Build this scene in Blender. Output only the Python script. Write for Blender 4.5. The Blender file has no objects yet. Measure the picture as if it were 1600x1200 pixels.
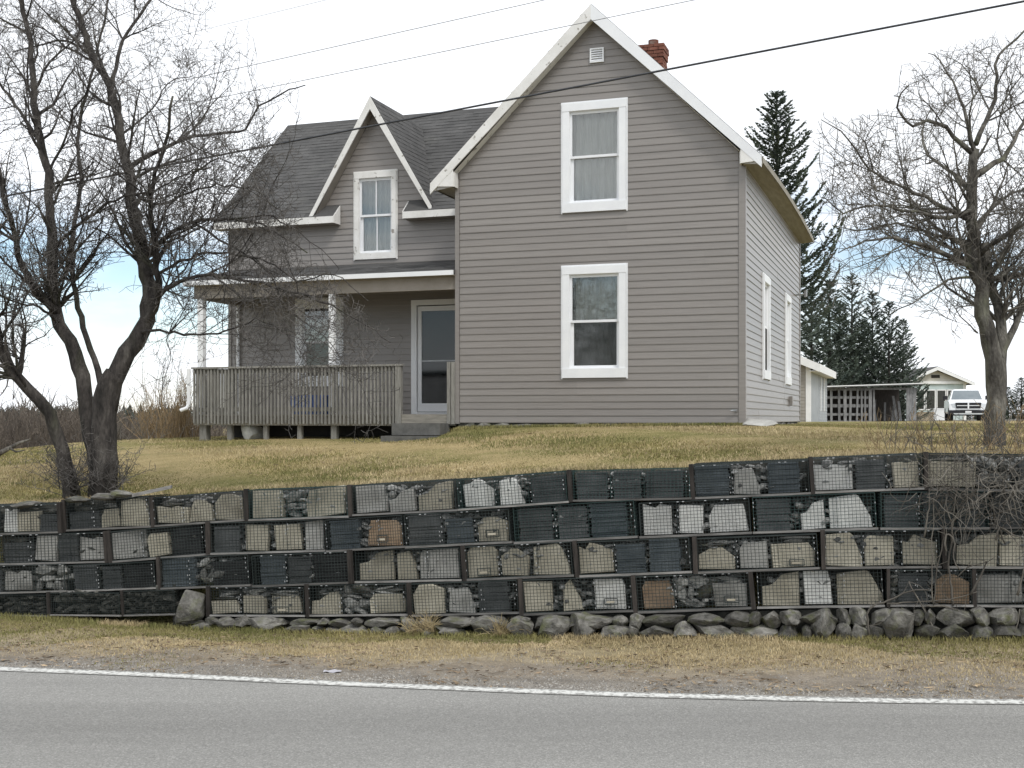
import bpy, math, random
import numpy as np
from mathutils import Vector, Matrix, noise as mnoise

# ------------------------------------------------------------------ camera, sky, sun, exposure
scene = bpy.context.scene
E = 2.0                      # eye height above the road, metres
F = 1880.0                   # focal length in pixels of the 1600 px wide photograph
HOR = 653.0                  # image row of the horizon
cam_d = bpy.data.cameras.new('camera')
cam = bpy.data.objects.new('camera', cam_d)
scene.collection.objects.link(cam)
cam.location = (0, 0, E)
cam.rotation_euler = (math.radians(90), 0, 0)
cam_d.sensor_width = 36.0
cam_d.lens = 36.0 * F / 1600.0
cam_d.shift_y = (HOR - 600.0) / 1600.0
cam_d.clip_start = 0.1
cam_d.clip_end = 3000
scene.camera = cam

SUN_EL, SUN_AZ = math.radians(48), math.radians(150)     # azimuth clockwise from +Y
world = bpy.data.worlds.new('World')
scene.world = world
world.use_nodes = True
wn, wl = world.node_tree.nodes, world.node_tree.links
wn.clear()
w_out = wn.new('ShaderNodeOutputWorld')
w_mix = wn.new('ShaderNodeMixShader')
w_bgs = wn.new('ShaderNodeBackground'); w_bgs.inputs['Strength'].default_value = 0.12
w_bgc = wn.new('ShaderNodeBackground'); w_bgc.inputs['Strength'].default_value = 1.0
w_sky = wn.new('ShaderNodeTexSky'); w_sky.sky_type = 'NISHITA'; w_sky.sun_disc = False
w_sky.sun_elevation = SUN_EL; w_sky.sun_rotation = SUN_AZ
w_sky.air_density = 1.0; w_sky.dust_density = 0.15; w_sky.ozone_density = 1.6
wl.new(w_sky.outputs[0], w_bgs.inputs['Color'])
w_tc = wn.new('ShaderNodeTexCoord')
w_map = wn.new('ShaderNodeMapping'); w_map.inputs['Scale'].default_value = (2.2, 2.2, 7.0)
wl.new(w_tc.outputs['Generated'], w_map.inputs['Vector'])
w_no = wn.new('ShaderNodeTexNoise'); w_no.inputs['Scale'].default_value = 1.6; w_no.inputs['Detail'].default_value = 7
w_no.inputs['Roughness'].default_value = 0.55
wl.new(w_map.outputs[0], w_no.inputs['Vector'])
w_sep = wn.new('ShaderNodeSeparateXYZ'); wl.new(w_tc.outputs['Generated'], w_sep.inputs[0])
w_el = wn.new('ShaderNodeFloatCurve')          # broken blue low in the sky, closed cloud above
w_cv = w_el.mapping.curves[0]
w_cv.points[0].location = (0.0, 0.47); w_cv.points[1].location = (1.0, 1.0)
for q_ in ((.05, .45), (.14, .43), (.20, .58), (.27, .82)): w_cv.points.new(*q_)
w_el.mapping.update()
wl.new(w_sep.outputs['Z'], w_el.inputs['Value'])
w_add = wn.new('ShaderNodeMath'); w_add.operation = 'ADD'
wl.new(w_no.outputs['Fac'], w_add.inputs[0]); wl.new(w_el.outputs[0], w_add.inputs[1])
w_ss = wn.new('ShaderNodeMapRange'); w_ss.interpolation_type = 'SMOOTHSTEP'
w_ss.inputs['From Min'].default_value = 0.80; w_ss.inputs['From Max'].default_value = 1.06
wl.new(w_add.outputs[0], w_ss.inputs['Value'])
w_cr = wn.new('ShaderNodeMapRange'); w_cr.inputs['From Min'].default_value = 0.3; w_cr.inputs['From Max'].default_value = 0.7
w_cr.inputs['To Min'].default_value = 0.93; w_cr.inputs['To Max'].default_value = 1.12
wl.new(w_no.outputs['Fac'], w_cr.inputs['Value'])
w_cc = wn.new('ShaderNodeVectorMath'); w_cc.operation = 'SCALE'
w_cc.inputs[0].default_value = (0.965, 0.995, 1.04)
wl.new(w_cr.outputs[0], w_cc.inputs['Scale'])
wl.new(w_cc.outputs[0], w_bgc.inputs['Color'])
wl.new(w_ss.outputs[0], w_mix.inputs[0])
wl.new(w_bgs.outputs[0], w_mix.inputs[1]); wl.new(w_bgc.outputs[0], w_mix.inputs[2])
wl.new(w_mix.outputs[0], w_out.inputs['Surface'])

sun_d = bpy.data.lights.new('sun', 'SUN'); sun_d.energy = 1.5; sun_d.angle = math.radians(14)
sun_d.color = (1.0, 0.97, 0.92)
sun = bpy.data.objects.new('sun', sun_d); scene.collection.objects.link(sun)
sdir = Vector((math.sin(SUN_AZ) * math.cos(SUN_EL), math.cos(SUN_AZ) * math.cos(SUN_EL), math.sin(SUN_EL)))
sun.rotation_euler = sdir.to_track_quat('Z', 'Y').to_euler()
sun.location = (0, -10, 30)
vs = scene.view_settings
vs.view_transform = 'Standard'; vs.look = 'None'; vs.exposure = 0.3; vs.gamma = 1.0; vs.use_curve_mapping = False

# ------------------------------------------------------------------ helpers
COL = scene.collection
rng = random.Random(7)

def at(px, py, Y):
    """photo pixel at a known distance -> world point"""
    return Vector((Y * (px - 800.0) / F, Y, E + Y * (HOR - py) / F))

class MB:
    """collects geometry, build() links it as one mesh object"""
    def __init__(self, fn=None):
        self.v = []; self.f = []; self.fn = fn; self.att = []
    def add(self, vs_, fs_, a=None):
        o = len(self.v)
        if self.fn: self.v.extend(self.fn(*p) for p in vs_)
        else: self.v.extend(tuple(p) for p in vs_)
        for f in fs_:
            self.f.append(tuple(i + o for i in f))
            self.att.append(0.5 if a is None else a)
        return self
    def box(self, x0, x1, y0, y1, z0, z1, a=None):
        self.add([(x0,y0,z0),(x1,y0,z0),(x1,y1,z0),(x0,y1,z0),(x0,y0,z1),(x1,y0,z1),(x1,y1,z1),(x0,y1,z1)],
                 [(0,3,2,1),(4,5,6,7),(0,1,5,4),(1,2,6,5),(2,3,7,6),(3,0,4,7)], a)
        return self
    def hexa(self, p, a=None):
        """eight corners: bottom ring then top ring"""
        self.add(p, [(0,3,2,1),(4,5,6,7),(0,1,5,4),(1,2,6,5),(2,3,7,6),(3,0,4,7)], a)
        return self
    def prism(self, poly, d0, d1, axis='y', a=None):
        """poly of (a,z) points extruded from d0 to d1 along y (or x / z)"""
        n = len(poly)
        if axis == 'y': vs_ = [(p[0], d0, p[1]) for p in poly] + [(p[0], d1, p[1]) for p in poly]
        elif axis == 'x': vs_ = [(d0, p[0], p[1]) for p in poly] + [(d1, p[0], p[1]) for p in poly]
        else: vs_ = [(p[0], p[1], d0) for p in poly] + [(p[0], p[1], d1) for p in poly]
        fs_ = [tuple(range(n)), tuple(range(2*n-1, n-1, -1))]
        fs_ += [(i, i+n, (i+1) % n + n, (i+1) % n) for i in range(n)]
        self.add(vs_, fs_, a)
        return self
    def tube(self, pts, rad, sides=6, cap=True, a=None):
        n = len(pts)
        vs_ = []; fs_ = []
        up = None
        for i in range(n):
            p = Vector(pts[i])
            d = Vector(pts[min(i+1, n-1)]) - Vector(pts[max(i-1, 0)])
            if d.length < 1e-9: d = Vector((0,0,1))
            d.normalize()
            if up is None: up = Vector((0.31, 0.87, 0.38)) if abs(d.y) < 0.8 else Vector((1, 0.1, 0.2))
            s = d.cross(up)
            if s.length < 1e-6: s = d.cross(Vector((1, 0.2, 0)))
            s.normalize(); t = s.cross(d); up = t
            r = rad[i] if hasattr(rad, '__len__') else rad
            for k in range(sides):
                an = 2*math.pi*k/sides
                q = p + s*(r*math.cos(an)) + t*(r*math.sin(an))
                vs_.append((q.x, q.y, q.z))
        for i in range(n-1):
            for k in range(sides):
                k2 = (k+1) % sides
                fs_.append((i*sides+k, i*sides+k2, (i+1)*sides+k2, (i+1)*sides+k))
        if cap:
            fs_.append(tuple(range(sides-1, -1, -1)))
            fs_.append(tuple(range((n-1)*sides, n*sides)))
        self.add(vs_, fs_, a)
        return self
    def lathe(self, prof, c, axis='z', sides=16, a=None):
        """prof of (r, h)"""
        vs_ = []; fs_ = []
        for r, h in prof:
            for k in range(sides):
                an = 2*math.pi*k/sides
                x, y = r*math.cos(an), r*math.sin(an)
                if axis == 'z': vs_.append((c[0]+x, c[1]+y, c[2]+h))
                elif axis == 'x': vs_.append((c[0]+h, c[1]+x, c[2]+y))
                else: vs_.append((c[0]+x, c[1]+h, c[2]+y))
        m = len(prof)
        for i in range(m-1):
            for k in range(sides):
                k2 = (k+1) % sides
                fs_.append((i*sides+k, i*sides+k2, (i+1)*sides+k2, (i+1)*sides+k))
        fs_.append(tuple(range(sides-1, -1, -1))); fs_.append(tuple(range((m-1)*sides, m*sides)))
        self.add(vs_, fs_, a)
        return self
    def mesh(self, name, m, smooth=False, att=False):
        me = bpy.data.meshes.new(name)
        me.from_pydata(self.v, [], self.f)
        if m is not None: me.materials.append(m)
        if smooth: me.polygons.foreach_set('use_smooth', [True]*len(me.polygons))
        if att:
            at_ = me.attributes.new('rnd', 'FLOAT', 'FACE')
            at_.data.foreach_set('value', self.att)
        me.validate(); me.update()
        return me
    def build(self, name, m, parent=None, smooth=False, att=False):
        return link(name, self.mesh(name, m, smooth, att), parent)

def link(name, me, parent=None):
    o = bpy.data.objects.new(name, me)
    COL.objects.link(o)
    if parent is not None: o.parent = parent
    return o

def fix_normals(o):
    import bmesh
    bm = bmesh.new(); bm.from_mesh(o.data)
    bmesh.ops.recalc_face_normals(bm, faces=bm.faces)
    bm.to_mesh(o.data); bm.free()
    return o

def empty(name, loc=(0,0,0), rz=0.0):
    o = bpy.data.objects.new(name, None); COL.objects.link(o)
    o.location = loc; o.rotation_euler = (0, 0, rz); o.empty_display_size = 0.2
    return o

def tag(o, label=None, cat=None, group=None, kind=None):
    if label: o['label'] = label
    if cat: o['category'] = cat
    if group: o['group'] = group
    if kind: o['kind'] = kind
    return o

def np_mesh(name, verts, faces, m, parent=None, att=None, smooth=False):
    verts = np.asarray(verts, dtype=np.float32); faces = np.asarray(faces, dtype=np.int32)
    k = faces.shape[1]
    me = bpy.data.meshes.new(name)
    me.vertices.add(len(verts)); me.vertices.foreach_set('co', verts.ravel())
    me.loops.add(faces.size); me.loops.foreach_set('vertex_index', faces.ravel())
    me.polygons.add(len(faces))
    me.polygons.foreach_set('loop_start', np.arange(0, faces.size, k, dtype=np.int32))
    me.polygons.foreach_set('loop_total', np.full(len(faces), k, dtype=np.int32))
    if m is not None: me.materials.append(m)
    if att is not None:
        a_ = me.attributes.new('rnd', 'FLOAT', 'FACE'); a_.data.foreach_set('value', np.asarray(att, dtype=np.float32))
    if smooth: me.polygons.foreach_set('use_smooth', np.ones(len(faces), dtype=bool))
    me.update(calc_edges=True)
    return link(name, me, parent)

# ------------------------------------------------------------------ materials
def lin(r, g, b):
    f = lambda c: ((c/255+0.055)/1.055)**2.4 if c > 10.31 else c/255/12.92
    return (f(r), f(g), f(b))

def material(name, cols, scale=4.0, rough=0.8, detail=6.0, bump=0.0, bump_scale=None, stretch=(1,1,1), rnd=0.0,
             att=False, spec=0.3, ramp=(0.35, 0.65), metal=0.0, coat=0.0, objrand=True, fine=0.0, fine_scale=80.0, moss=None, moss_lim=(0.55,0.7), moss_scale=2.0):
    """noise blend between colours, value jitter per object or per face, fine grain and bump"""
    m = bpy.data.materials.new(name); m.use_nodes = True
    n, l = m.node_tree.nodes, m.node_tree.links
    b = n['Principled BSDF']
    b.inputs['Roughness'].default_value = rough
    b.inputs['Specular IOR Level'].default_value = spec
    b.inputs['Metallic'].default_value = metal
    b.inputs['Coat Weight'].default_value = coat
    tc = n.new('ShaderNodeTexCoord'); mp = n.new('ShaderNodeMapping')
    mp.inputs['Scale'].default_value = stretch
    l.new(tc.outputs['Object'], mp.inputs['Vector'])
    vec = mp.outputs[0]
    oi = n.new('ShaderNodeObjectInfo')
    if objrand:
        ad = n.new('ShaderNodeVectorMath'); ad.operation = 'MULTIPLY_ADD'
        cmb = n.new('ShaderNodeCombineXYZ')
        for i in range(3): l.new(oi.outputs['Random'], cmb.inputs[i])
        l.new(cmb.outputs[0], ad.inputs[0]); ad.inputs[1].default_value = (37, 17, 29); l.new(vec, ad.inputs[2])
        vec = ad.outputs[0]
    no = n.new('ShaderNodeTexNoise'); no.inputs['Scale'].default_value = scale; no.inputs['Detail'].default_value = detail
    no.inputs['Roughness'].default_value = 0.6
    l.new(vec, no.inputs['Vector'])
    cr = n.new('ShaderNodeValToRGB')
    el = cr.color_ramp.elements
    k = len(cols)
    for i, c in enumerate(cols):
        pos = ramp[0] + (ramp[1]-ramp[0]) * (i/(k-1) if k > 1 else 0)
        e = el[i] if i < 2 else el.new(pos)
        e.position = pos; e.color = (*c, 1)
    if k == 1: el[1].color = (*cols[0], 1)
    l.new(no.outputs['Fac'], cr.inputs[0])
    col = cr.outputs[0]
    if moss is not None:
        n3 = n.new('ShaderNodeTexNoise'); n3.inputs['Scale'].default_value = moss_scale; n3.inputs['Detail'].default_value = 8
        l.new(vec, n3.inputs['Vector'])
        mr = n.new('ShaderNodeMapRange'); mr.inputs['From Min'].default_value = moss_lim[0]; mr.inputs['From Max'].default_value = moss_lim[1]
        l.new(n3.outputs['Fac'], mr.inputs['Value'])
        mx = n.new('ShaderNodeMix'); mx.data_type = 'RGBA'
        l.new(mr.outputs[0], mx.inputs['Factor']); l.new(col, mx.inputs['A']); mx.inputs['B'].default_value = (*moss, 1)
        col = mx.outputs['Result']
    val = None
    def mul(fac_socket, lo, hi, fmin=0.0, fmax=1.0):
        nonlocal col
        mr = n.new('ShaderNodeMapRange'); mr.inputs['To Min'].default_value = lo; mr.inputs['To Max'].default_value = hi
        mr.inputs['From Min'].default_value = fmin; mr.inputs['From Max'].default_value = fmax
        l.new(fac_socket, mr.inputs['Value'])
        vm = n.new('ShaderNodeVectorMath'); vm.operation = 'SCALE'
        l.new(col, vm.inputs[0]); l.new(mr.outputs[0], vm.inputs['Scale']); col = vm.outputs[0]
    if rnd > 0: mul(oi.outputs['Random'], 1-rnd, 1+rnd)
    if att:
        an = n.new('ShaderNodeAttribute'); an.attribute_name = 'rnd'; mul(an.outputs['Fac'], 1-att, 1+att)
    fno = None
    if fine > 0:
        fno = n.new('ShaderNodeTexNoise'); fno.inputs['Scale'].default_value = fine_scale; fno.inputs['Detail'].default_value = 3
        l.new(vec, fno.inputs['Vector']); mul(fno.outputs['Fac'], 1-fine, 1+fine, 0.25, 0.75)
    l.new(col, b.inputs['Base Color'])
    if bump > 0:
        bn = n.new('ShaderNodeTexNoise'); bn.inputs['Scale'].default_value = bump_scale or scale*4; bn.inputs['Detail'].default_value = 6
        l.new(vec, bn.inputs['Vector'])
        bp = n.new('ShaderNodeBump'); bp.inputs['Strength'].default_value = bump; bp.inputs['Distance'].default_value = 0.03
        l.new(bn.outputs['Fac'], bp.inputs['Height']); l.new(bp.outputs[0], b.inputs['Normal'])
    return m

def glass_material(name, tint=(0.8,0.85,0.88), rough=0.02, boost=1.0):
    m = bpy.data.materials.new(name); m.use_nodes = True
    n, l = m.node_tree.nodes, m.node_tree.links
    n.clear()
    out = n.new('ShaderNodeOutputMaterial'); mx = n.new('ShaderNodeMixShader')
    tr = n.new('ShaderNodeBsdfTransparent'); tr.inputs[0].default_value = (*tint, 1)
    gl = n.new('ShaderNodeBsdfGlossy'); gl.inputs['Roughness'].default_value = rough; gl.inputs['Color'].default_value = (1,1,1,1)
    fr = n.new('ShaderNodeFresnel'); fr.inputs['IOR'].default_value = 1.5
    tc = n.new('ShaderNodeTexCoord'); no = n.new('ShaderNodeTexNoise'); no.inputs['Scale'].default_value = 1.3
    l.new(tc.outputs['Object'], no.inputs['Vector'])
    bp = n.new('ShaderNodeBump'); bp.inputs['Strength'].default_value = 0.05; bp.inputs['Distance'].default_value = 0.05
    l.new(no.outputs['Fac'], bp.inputs['Height']); l.new(bp.outputs[0], gl.inputs['Normal'])
    mt = n.new('ShaderNodeMath'); mt.operation = 'MULTIPLY'; mt.inputs[1].default_value = 2.2*boost; mt.use_clamp = True
    l.new(fr.outputs[0], mt.inputs[0]); l.new(mt.outputs[0], mx.inputs[0])
    l.new(tr.outputs[0], mx.inputs[1]); l.new(gl.outputs[0], mx.inputs[2]); l.new(mx.outputs[0], out.inputs['Surface'])
    return m

M = {}
M['siding'] = material('vinyl_siding', [(.212,.194,.180),(.242,.223,.207)], scale=3, rough=0.34, stretch=(.6,.6,14), rnd=.055, spec=.6, bump=.06, bump_scale=9, fine=.03, fine_scale=30, moss=(.19,.175,.16), moss_lim=(.6,.85), moss_scale=.9)
M['sheathing'] = material('house_sheathing', [(.25,.225,.2),(.3,.27,.24)], rough=.8)
M['trim'] = material('white_vinyl_trim', [(.74,.75,.77),(.80,.81,.82)], scale=2, rough=.4, fine=.03, rnd=.02)
M['oldtrim'] = material('peeling_white_paint', [(.66,.65,.62),(.76,.75,.73)], scale=3, rough=.6, bump=.1, moss=(.30,.28,.25), moss_lim=(.62,.68), moss_scale=9, fine=.06)
M['soffit'] = material('soffit_wood', [(.22,.20,.165),(.30,.28,.235)], scale=2.5, stretch=(6,.6,6), rough=.7, fine=.06)
M['taupe'] = material('taupe_board', [(.26,.235,.205),(.31,.28,.25)], scale=3, rough=.7, fine=.05)
M['shingle'] = material('asphalt_shingle', [(.070,.069,.068),(.098,.096,.094)], scale=2.2, rough=.9, att=.11, fine=.18, fine_scale=120, bump=.15, bump_scale=140, moss=(.11,.11,.10), moss_lim=(.62,.85), moss_scale=1.1)
M['wood'] = material('weathered_wood', [(.15,.145,.13),(.255,.247,.225)], scale=6, stretch=(7,7,.7), rough=.85, rnd=.14, fine=.12, fine_scale=60, bump=.15)
M['deckwood'] = material('weathered_deck', [(.17,.16,.135),(.27,.25,.215)], scale=5, stretch=(.7,6,6), rough=.85, rnd=.1, fine=.1)
M['glass'] = glass_material('window_glass', (.88,.89,.88))
M['darkglass'] = glass_material('door_glass', (.35,.37,.38), rough=.12, boost=.55)
M['midglass'] = glass_material('tinted_glass', (.55,.56,.55), rough=.06, boost=.8)  # darker see-through tint for some lower panes
M['curtain'] = material('lace_curtain', [(.62,.63,.60),(.76,.77,.74)], scale=10, stretch=(3,3,.4), rough=.9)
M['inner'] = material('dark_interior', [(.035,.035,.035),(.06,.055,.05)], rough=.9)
M['stone'] = material('fieldstone', [(.06,.058,.052),(.12,.115,.104),(.20,.193,.175)], scale=4, rough=.9, rnd=.4, bump=.5, bump_scale=18, fine=.15, fine_scale=45, moss=(.10,.105,.055), moss_lim=(.5,.72), moss_scale=3)
M['darkstone'] = material('mossy_shaded_stone', [(.03,.032,.03),(.07,.07,.062),(.12,.115,.10)], scale=4, rough=.9, rnd=.3, bump=.4, bump_scale=20, fine=.15)  # mossy stone, darkened further so the colour also carries shade
M['concrete'] = material('old_concrete', [(.085,.084,.08),(.15,.148,.14)], scale=4, rough=.9, bump=.2, fine=.12)
M['brick'] = material('chimney_brick', [(.13,.05,.035),(.21,.09,.062)], scale=6, rough=.9, rnd=.12, att=.2, fine=.12, fine_scale=50, moss=(.35,.28,.24), moss_lim=(.62,.75), moss_scale=4)
M['mortar'] = material('chimney_mortar', [(.18,.13,.11),(.24,.19,.16)], rough=.95)
M['bark'] = material('grey_brown_bark', [(.022,.020,.018),(.050,.044,.040),(.095,.086,.076)], scale=6, stretch=(1,1,.3), rough=.95, bump=1.0, bump_scale=34, fine=.35, fine_scale=38, moss=(.06,.062,.038), moss_lim=(.55,.75), moss_scale=2.5)
M['barkl'] = material('lichened_bark', [(.045,.041,.036),(.10,.092,.08),(.19,.18,.155)], scale=7, stretch=(1,1,.35), rough=.95, bump=1.0, bump_scale=36, fine=.35, fine_scale=40, moss=(.11,.112,.075), moss_lim=(.54,.72), moss_scale=5)
M['twig'] = material('twig_bark', [(.065,.06,.056),(.13,.12,.11)], scale=3, rough=.95, att=.3)
M['twigl'] = material('lichened_twig', [(.085,.077,.067),(.155,.142,.12)], scale=3, rough=.95, att=.35)
M['needle'] = material('spruce_needles', [(.056,.076,.063),(.105,.128,.095)], scale=1.2, rough=.8, att=.45, rnd=.12)  # green lightened so the colour takes in some haze
M['farneedle'] = material('far_spruce_needles', [(.03,.045,.04),(.05,.066,.055)], scale=.3, rough=.9, att=.4)
M['scrub'] = material('bare_scrub_twigs', [(.075,.062,.052),(.135,.112,.09)], scale=.3, rough=.95, att=.35)
M['tanstem'] = material('tan_shrub_stems', [(.20,.145,.08),(.30,.22,.13)], scale=1, rough=.9, att=.3)
M['straw'] = material('dry_grass_blades', [(.33,.265,.145),(.48,.39,.235)], scale=1.5, rough=.9, att=.3)
M['green'] = material('short_grass_blades', [(.14,.145,.05),(.28,.24,.105)], scale=.55, rough=.9, att=.35)
M['wire_black'] = material('black_coated_wire', [(.016,.022,.021),(.036,.044,.042)], rough=.5, rnd=.2)
M['wire_green'] = material('green_coated_wire', [(.012,.028,.026),(.028,.05,.047)], rough=.5, rnd=.2)
M['clip'] = material('steel_clip', [(.3,.31,.32),(.5,.51,.52)], rough=.4, metal=.3)
M['runner'] = material('trap_runner_wood', [(.10,.096,.09),(.22,.213,.204)], scale=5, stretch=(.8,8,8), rough=.9, rnd=.45, fine=.12)
M['darkpost'] = material('dark_brown_wood', [(.022,.019,.017),(.05,.043,.038)], scale=5, stretch=(6,6,.8), rough=.85, rnd=.25)  # near-black brown, value varies from piece to piece
def slab(name, a, b_, **k):
    return material(name, [a, b_], scale=5, rough=.9, rnd=.17, bump=.25, bump_scale=25, fine=.1, fine_scale=55, **k)
M['s_t'] = slab('tan_sandstone', (.33,.305,.24), (.45,.42,.34), moss=(.22,.20,.155), moss_lim=(.58,.75))
M['s_c'] = slab('pale_stone', (.52,.52,.50), (.66,.66,.63), moss=(.30,.29,.26), moss_lim=(.56,.75))
M['s_g'] = slab('grey_stone', (.30,.295,.275), (.42,.415,.39), moss=(.14,.135,.12), moss_lim=(.55,.75))
M['s_o'] = slab('rusty_stone', (.24,.165,.105), (.33,.25,.175), moss=(.16,.12,.09), moss_lim=(.58,.75))
M['s_d'] = slab('dark_slate', (.056,.060,.062), (.098,.102,.104), moss=(.08,.08,.075), moss_lim=(.64,.8))
M['s_b'] = slab('blue_slate', (.058,.072,.082), (.10,.116,.126), moss=(.05,.06,.06), moss_lim=(.6,.8))
M['s_k'] = slab('black_slate', (.014,.015,.016), (.03,.031,.032))
M['vent'] = material('escape_vent_plastic', [(.26,.235,.18),(.33,.30,.24)], rough=.6, rnd=.4)
M['white'] = material('white_paint', [(.72,.73,.73),(.80,.80,.80)], rough=.5, fine=.03)
M['greysiding'] = material('grey_shed_siding', [(.30,.32,.34),(.37,.39,.41)], scale=3, rough=.6, fine=.04)
M['shedtan'] = material('shed_end_siding', [(.26,.24,.21),(.32,.30,.27)], scale=3, rough=.6, fine=.04)
M['cottage'] = material('pale_green_siding', [(.42,.50,.50),(.50,.57,.57)], scale=2, rough=.6)
M['cottagegable'] = material('cream_gable_board', [(.50,.48,.43),(.58,.56,.51)], scale=2, rough=.6)
M['greywood'] = material('silver_grey_wood', [(.14,.14,.143),(.24,.24,.24)], scale=4, stretch=(3,3,.8), rough=.9, rnd=.18, fine=.1)
M['carpaint'] = material('white_car_paint', [(.78,.79,.80),(.82,.83,.84)], rough=.25, coat=.6, objrand=False)
M['blackplastic'] = material('black_plastic', [(.015,.015,.017),(.03,.03,.032)], rough=.5)
M['chrome'] = material('chrome', [(.65,.66,.68),(.72,.73,.74)], rough=.2, metal=.9)
M['rubber'] = material('tyre_rubber', [(.02,.02,.02),(.035,.035,.035)], rough=.85)
M['lamp'] = material('headlight_lens', [(.55,.58,.6),(.7,.72,.74)], rough=.15, coat=.5)
M['autoglass'] = material('windscreen', [(.10,.13,.145),(.16,.19,.205)], rough=.08, coat=.8, spec=.8, scale=1)
M['bluetub'] = material('blue_plastic', [(.05,.12,.42),(.08,.17,.52)], rough=.45)
M['cable'] = material('cable_jacket', [(.03,.032,.036),(.06,.062,.068)], rough=.6)
M['thinwire'] = material('weathered_conductor', [(.16,.16,.165),(.24,.24,.245)], rough=.5)
M['pole'] = material('utility_pole_wood', [(.10,.085,.07),(.18,.155,.13)], scale=4, stretch=(4,4,.4), rough=.9, fine=.1)
M['galv'] = material('grey_metal', [(.30,.31,.32),(.42,.43,.44)], rough=.45, metal=.5)
# ------------------------------------------------------------------ terrain
WPX = np.array([-400, 0, 300, 600, 900, 1270, 1600, 2000.0])
WY  = np.array([15.3, 14.6, 13.95, 13.2, 12.55, 11.95, 11.6, 11.3])      # distance of the wall's face
WX  = WY * (WPX - 800) / F
def wallY(px): return float(np.interp(px, WPX, WY))
def wallYx(X):
    Y = np.interp(X, WX, WY)
    Y = np.where(X < WX[0], WY[0] + (WX[0]-X)*0.12, Y)
    return np.where(X > WX[-1], WY[-1] - (X-WX[-1])*0.02, Y)
ROWPX = {
 0: ([-200,0,182,378,537,715,890,1075,1271,1393,1580,1800], [800,791,779,766,759,750,735,731,715,710,709,708]),
 1: ([-200,0,182,314,537,700,890,1075,1271,1447,1553,1800], [842,837,830,818,810,800,786,782,773,767,769,770]),
 2: ([-200,0,169,314,537,700,805,975,1260,1375,1553,1800], [886,884,881,869,862,854,850,843,834,828,828,829]),
 3: ([-200,0,182,388,537,700,895,1075,1260,1447,1580,1800], [931,929,924,917,913,909,902,897,890,889,890,891]),
 4: ([-200,0,270,537,700,900,1075,1260,1385,1527,1800], [964,963,962,964,962,959,956,952,948,949,950])}
def rowpy(r, px): return float(np.interp(px, *ROWPX[r]))
BASEPX = ([-200,0,280,600,1000,1600,2000],[962,963,982,992,997,999,999])   # ground line at the foot of the wall
def basez(px):
    Y = wallY(px); return E + Y*(HOR - np.interp(px, *BASEPX))/F
RPX = [0,200,400,600,800,1000,1200,1400,1600]
RPY = [1046,1053.5,1063,1072,1080,1087,1092,1096,1098]
RY = np.array([E*F/(p-HOR) for p in RPY]); RX = RY*(np.array(RPX)-800)/F
def roadY(X):
    """outer edge of the asphalt (beyond the painted line), distance from the camera as a function of x"""
    X = np.asarray(X, dtype=float)
    Y = np.interp(X, RX, RY)
    Y = np.where(X < RX[0], RY[0] + (RX[0]-X)*0.2, Y)
    return np.where(X > RX[-1], RY[-1] - (X-RX[-1])*0.02, Y)

# control heights of the lawn and field behind the wall: (px, py, Y)
ctrl = []
for px in (-300, 0, 182, 378, 537, 715, 890, 1075, 1271, 1450, 1600, 1900):
    Y = wallY(px); z = E + Y*(HOR - rowpy(0, px))/F - 0.05
    for dv in (0.5, 0.9):
        ctrl.append((Y*(px-800)/F, Y+dv, z + (dv-.5)*0.06))
for px, py, Y in [(716,669,22.4),(1163,666,20.8),(940,668,21.5),(1120,669,20.0),(850,676,19.5),(1250,663,30),(1163,661,31),
                  (303,689,24.4),(400,689,23.9),(470,689,23.6),(560,689,23.0),(660,689,22.4),(690,684,21.8),(450,702,20.5),(620,702,19.3),(300,705,21.0),
                  (190,690,25),(100,697,25),(0,722,21.5),(-100,735,20),(330,684,27),(250,686,28),(120,692,28),
                  (1300,666,25),(1450,669,22),(1600,672,20),(1600,661,30),(1800,680,18),(1400,660,45),(1500,658,60),(1600,657.5,70),(1250,659,55),(1800,658,60),(1400,657,90),(1600,656.5,100),
                  (600,670,35),(900,664,38)]:
    p = at(px, py, Y); ctrl.append((p.x, p.y, p.z))
for X, Y, z in [(-12,30,E-1.0),(-16,36,E-1.9),(-14,24,E-1.05),(-22,40,E-2.6),(-30,60,E-3.2),(-10,45,E-1.7),(-8,60,E-1.8),(-25,90,E-3.0),(0,80,E-1.0),(-60,60,E-3.5),(-60,120,E-3.0),(0,140,E-1.0),(60,140,E-.6),(60,60,E-.4),(80,30,E-.5),(-50,25,E-2.4),(-25,20,E-1.6),(30,15,E-.5)]:
    ctrl.append((X, Y, z))
C_ = np.array(ctrl)
def kern(d): return d
_K = kern(np.linalg.norm(C_[:, None, :2] - C_[None, :, :2], axis=2)) + np.eye(len(C_))*-0.15
_A = np.block([[_K, np.ones((len(C_),1))],[np.ones((1,len(C_))), np.zeros((1,1))]])
_W = np.linalg.solve(_A, np.concatenate([C_[:,2], [0]]))
def lawn_z(X, Y):
    X = np.atleast_1d(np.asarray(X, float)); Y = np.atleast_1d(np.asarray(Y, float))
    out = np.empty(X.size); xf, yf = X.ravel(), Y.ravel()
    for i in range(0, X.size, 20000):
        d = np.hypot(xf[i:i+20000,None]-C_[None,:,0], yf[i:i+20000,None]-C_[None,:,1])
        out[i:i+20000] = kern(d) @ _W[:-1] + _W[-1]
    far = np.clip((np.hypot(xf, yf)-120)/200, 0, 1)
    out = out*(1-far) + (E-1.6)*far
    return out.reshape(X.shape)
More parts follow.
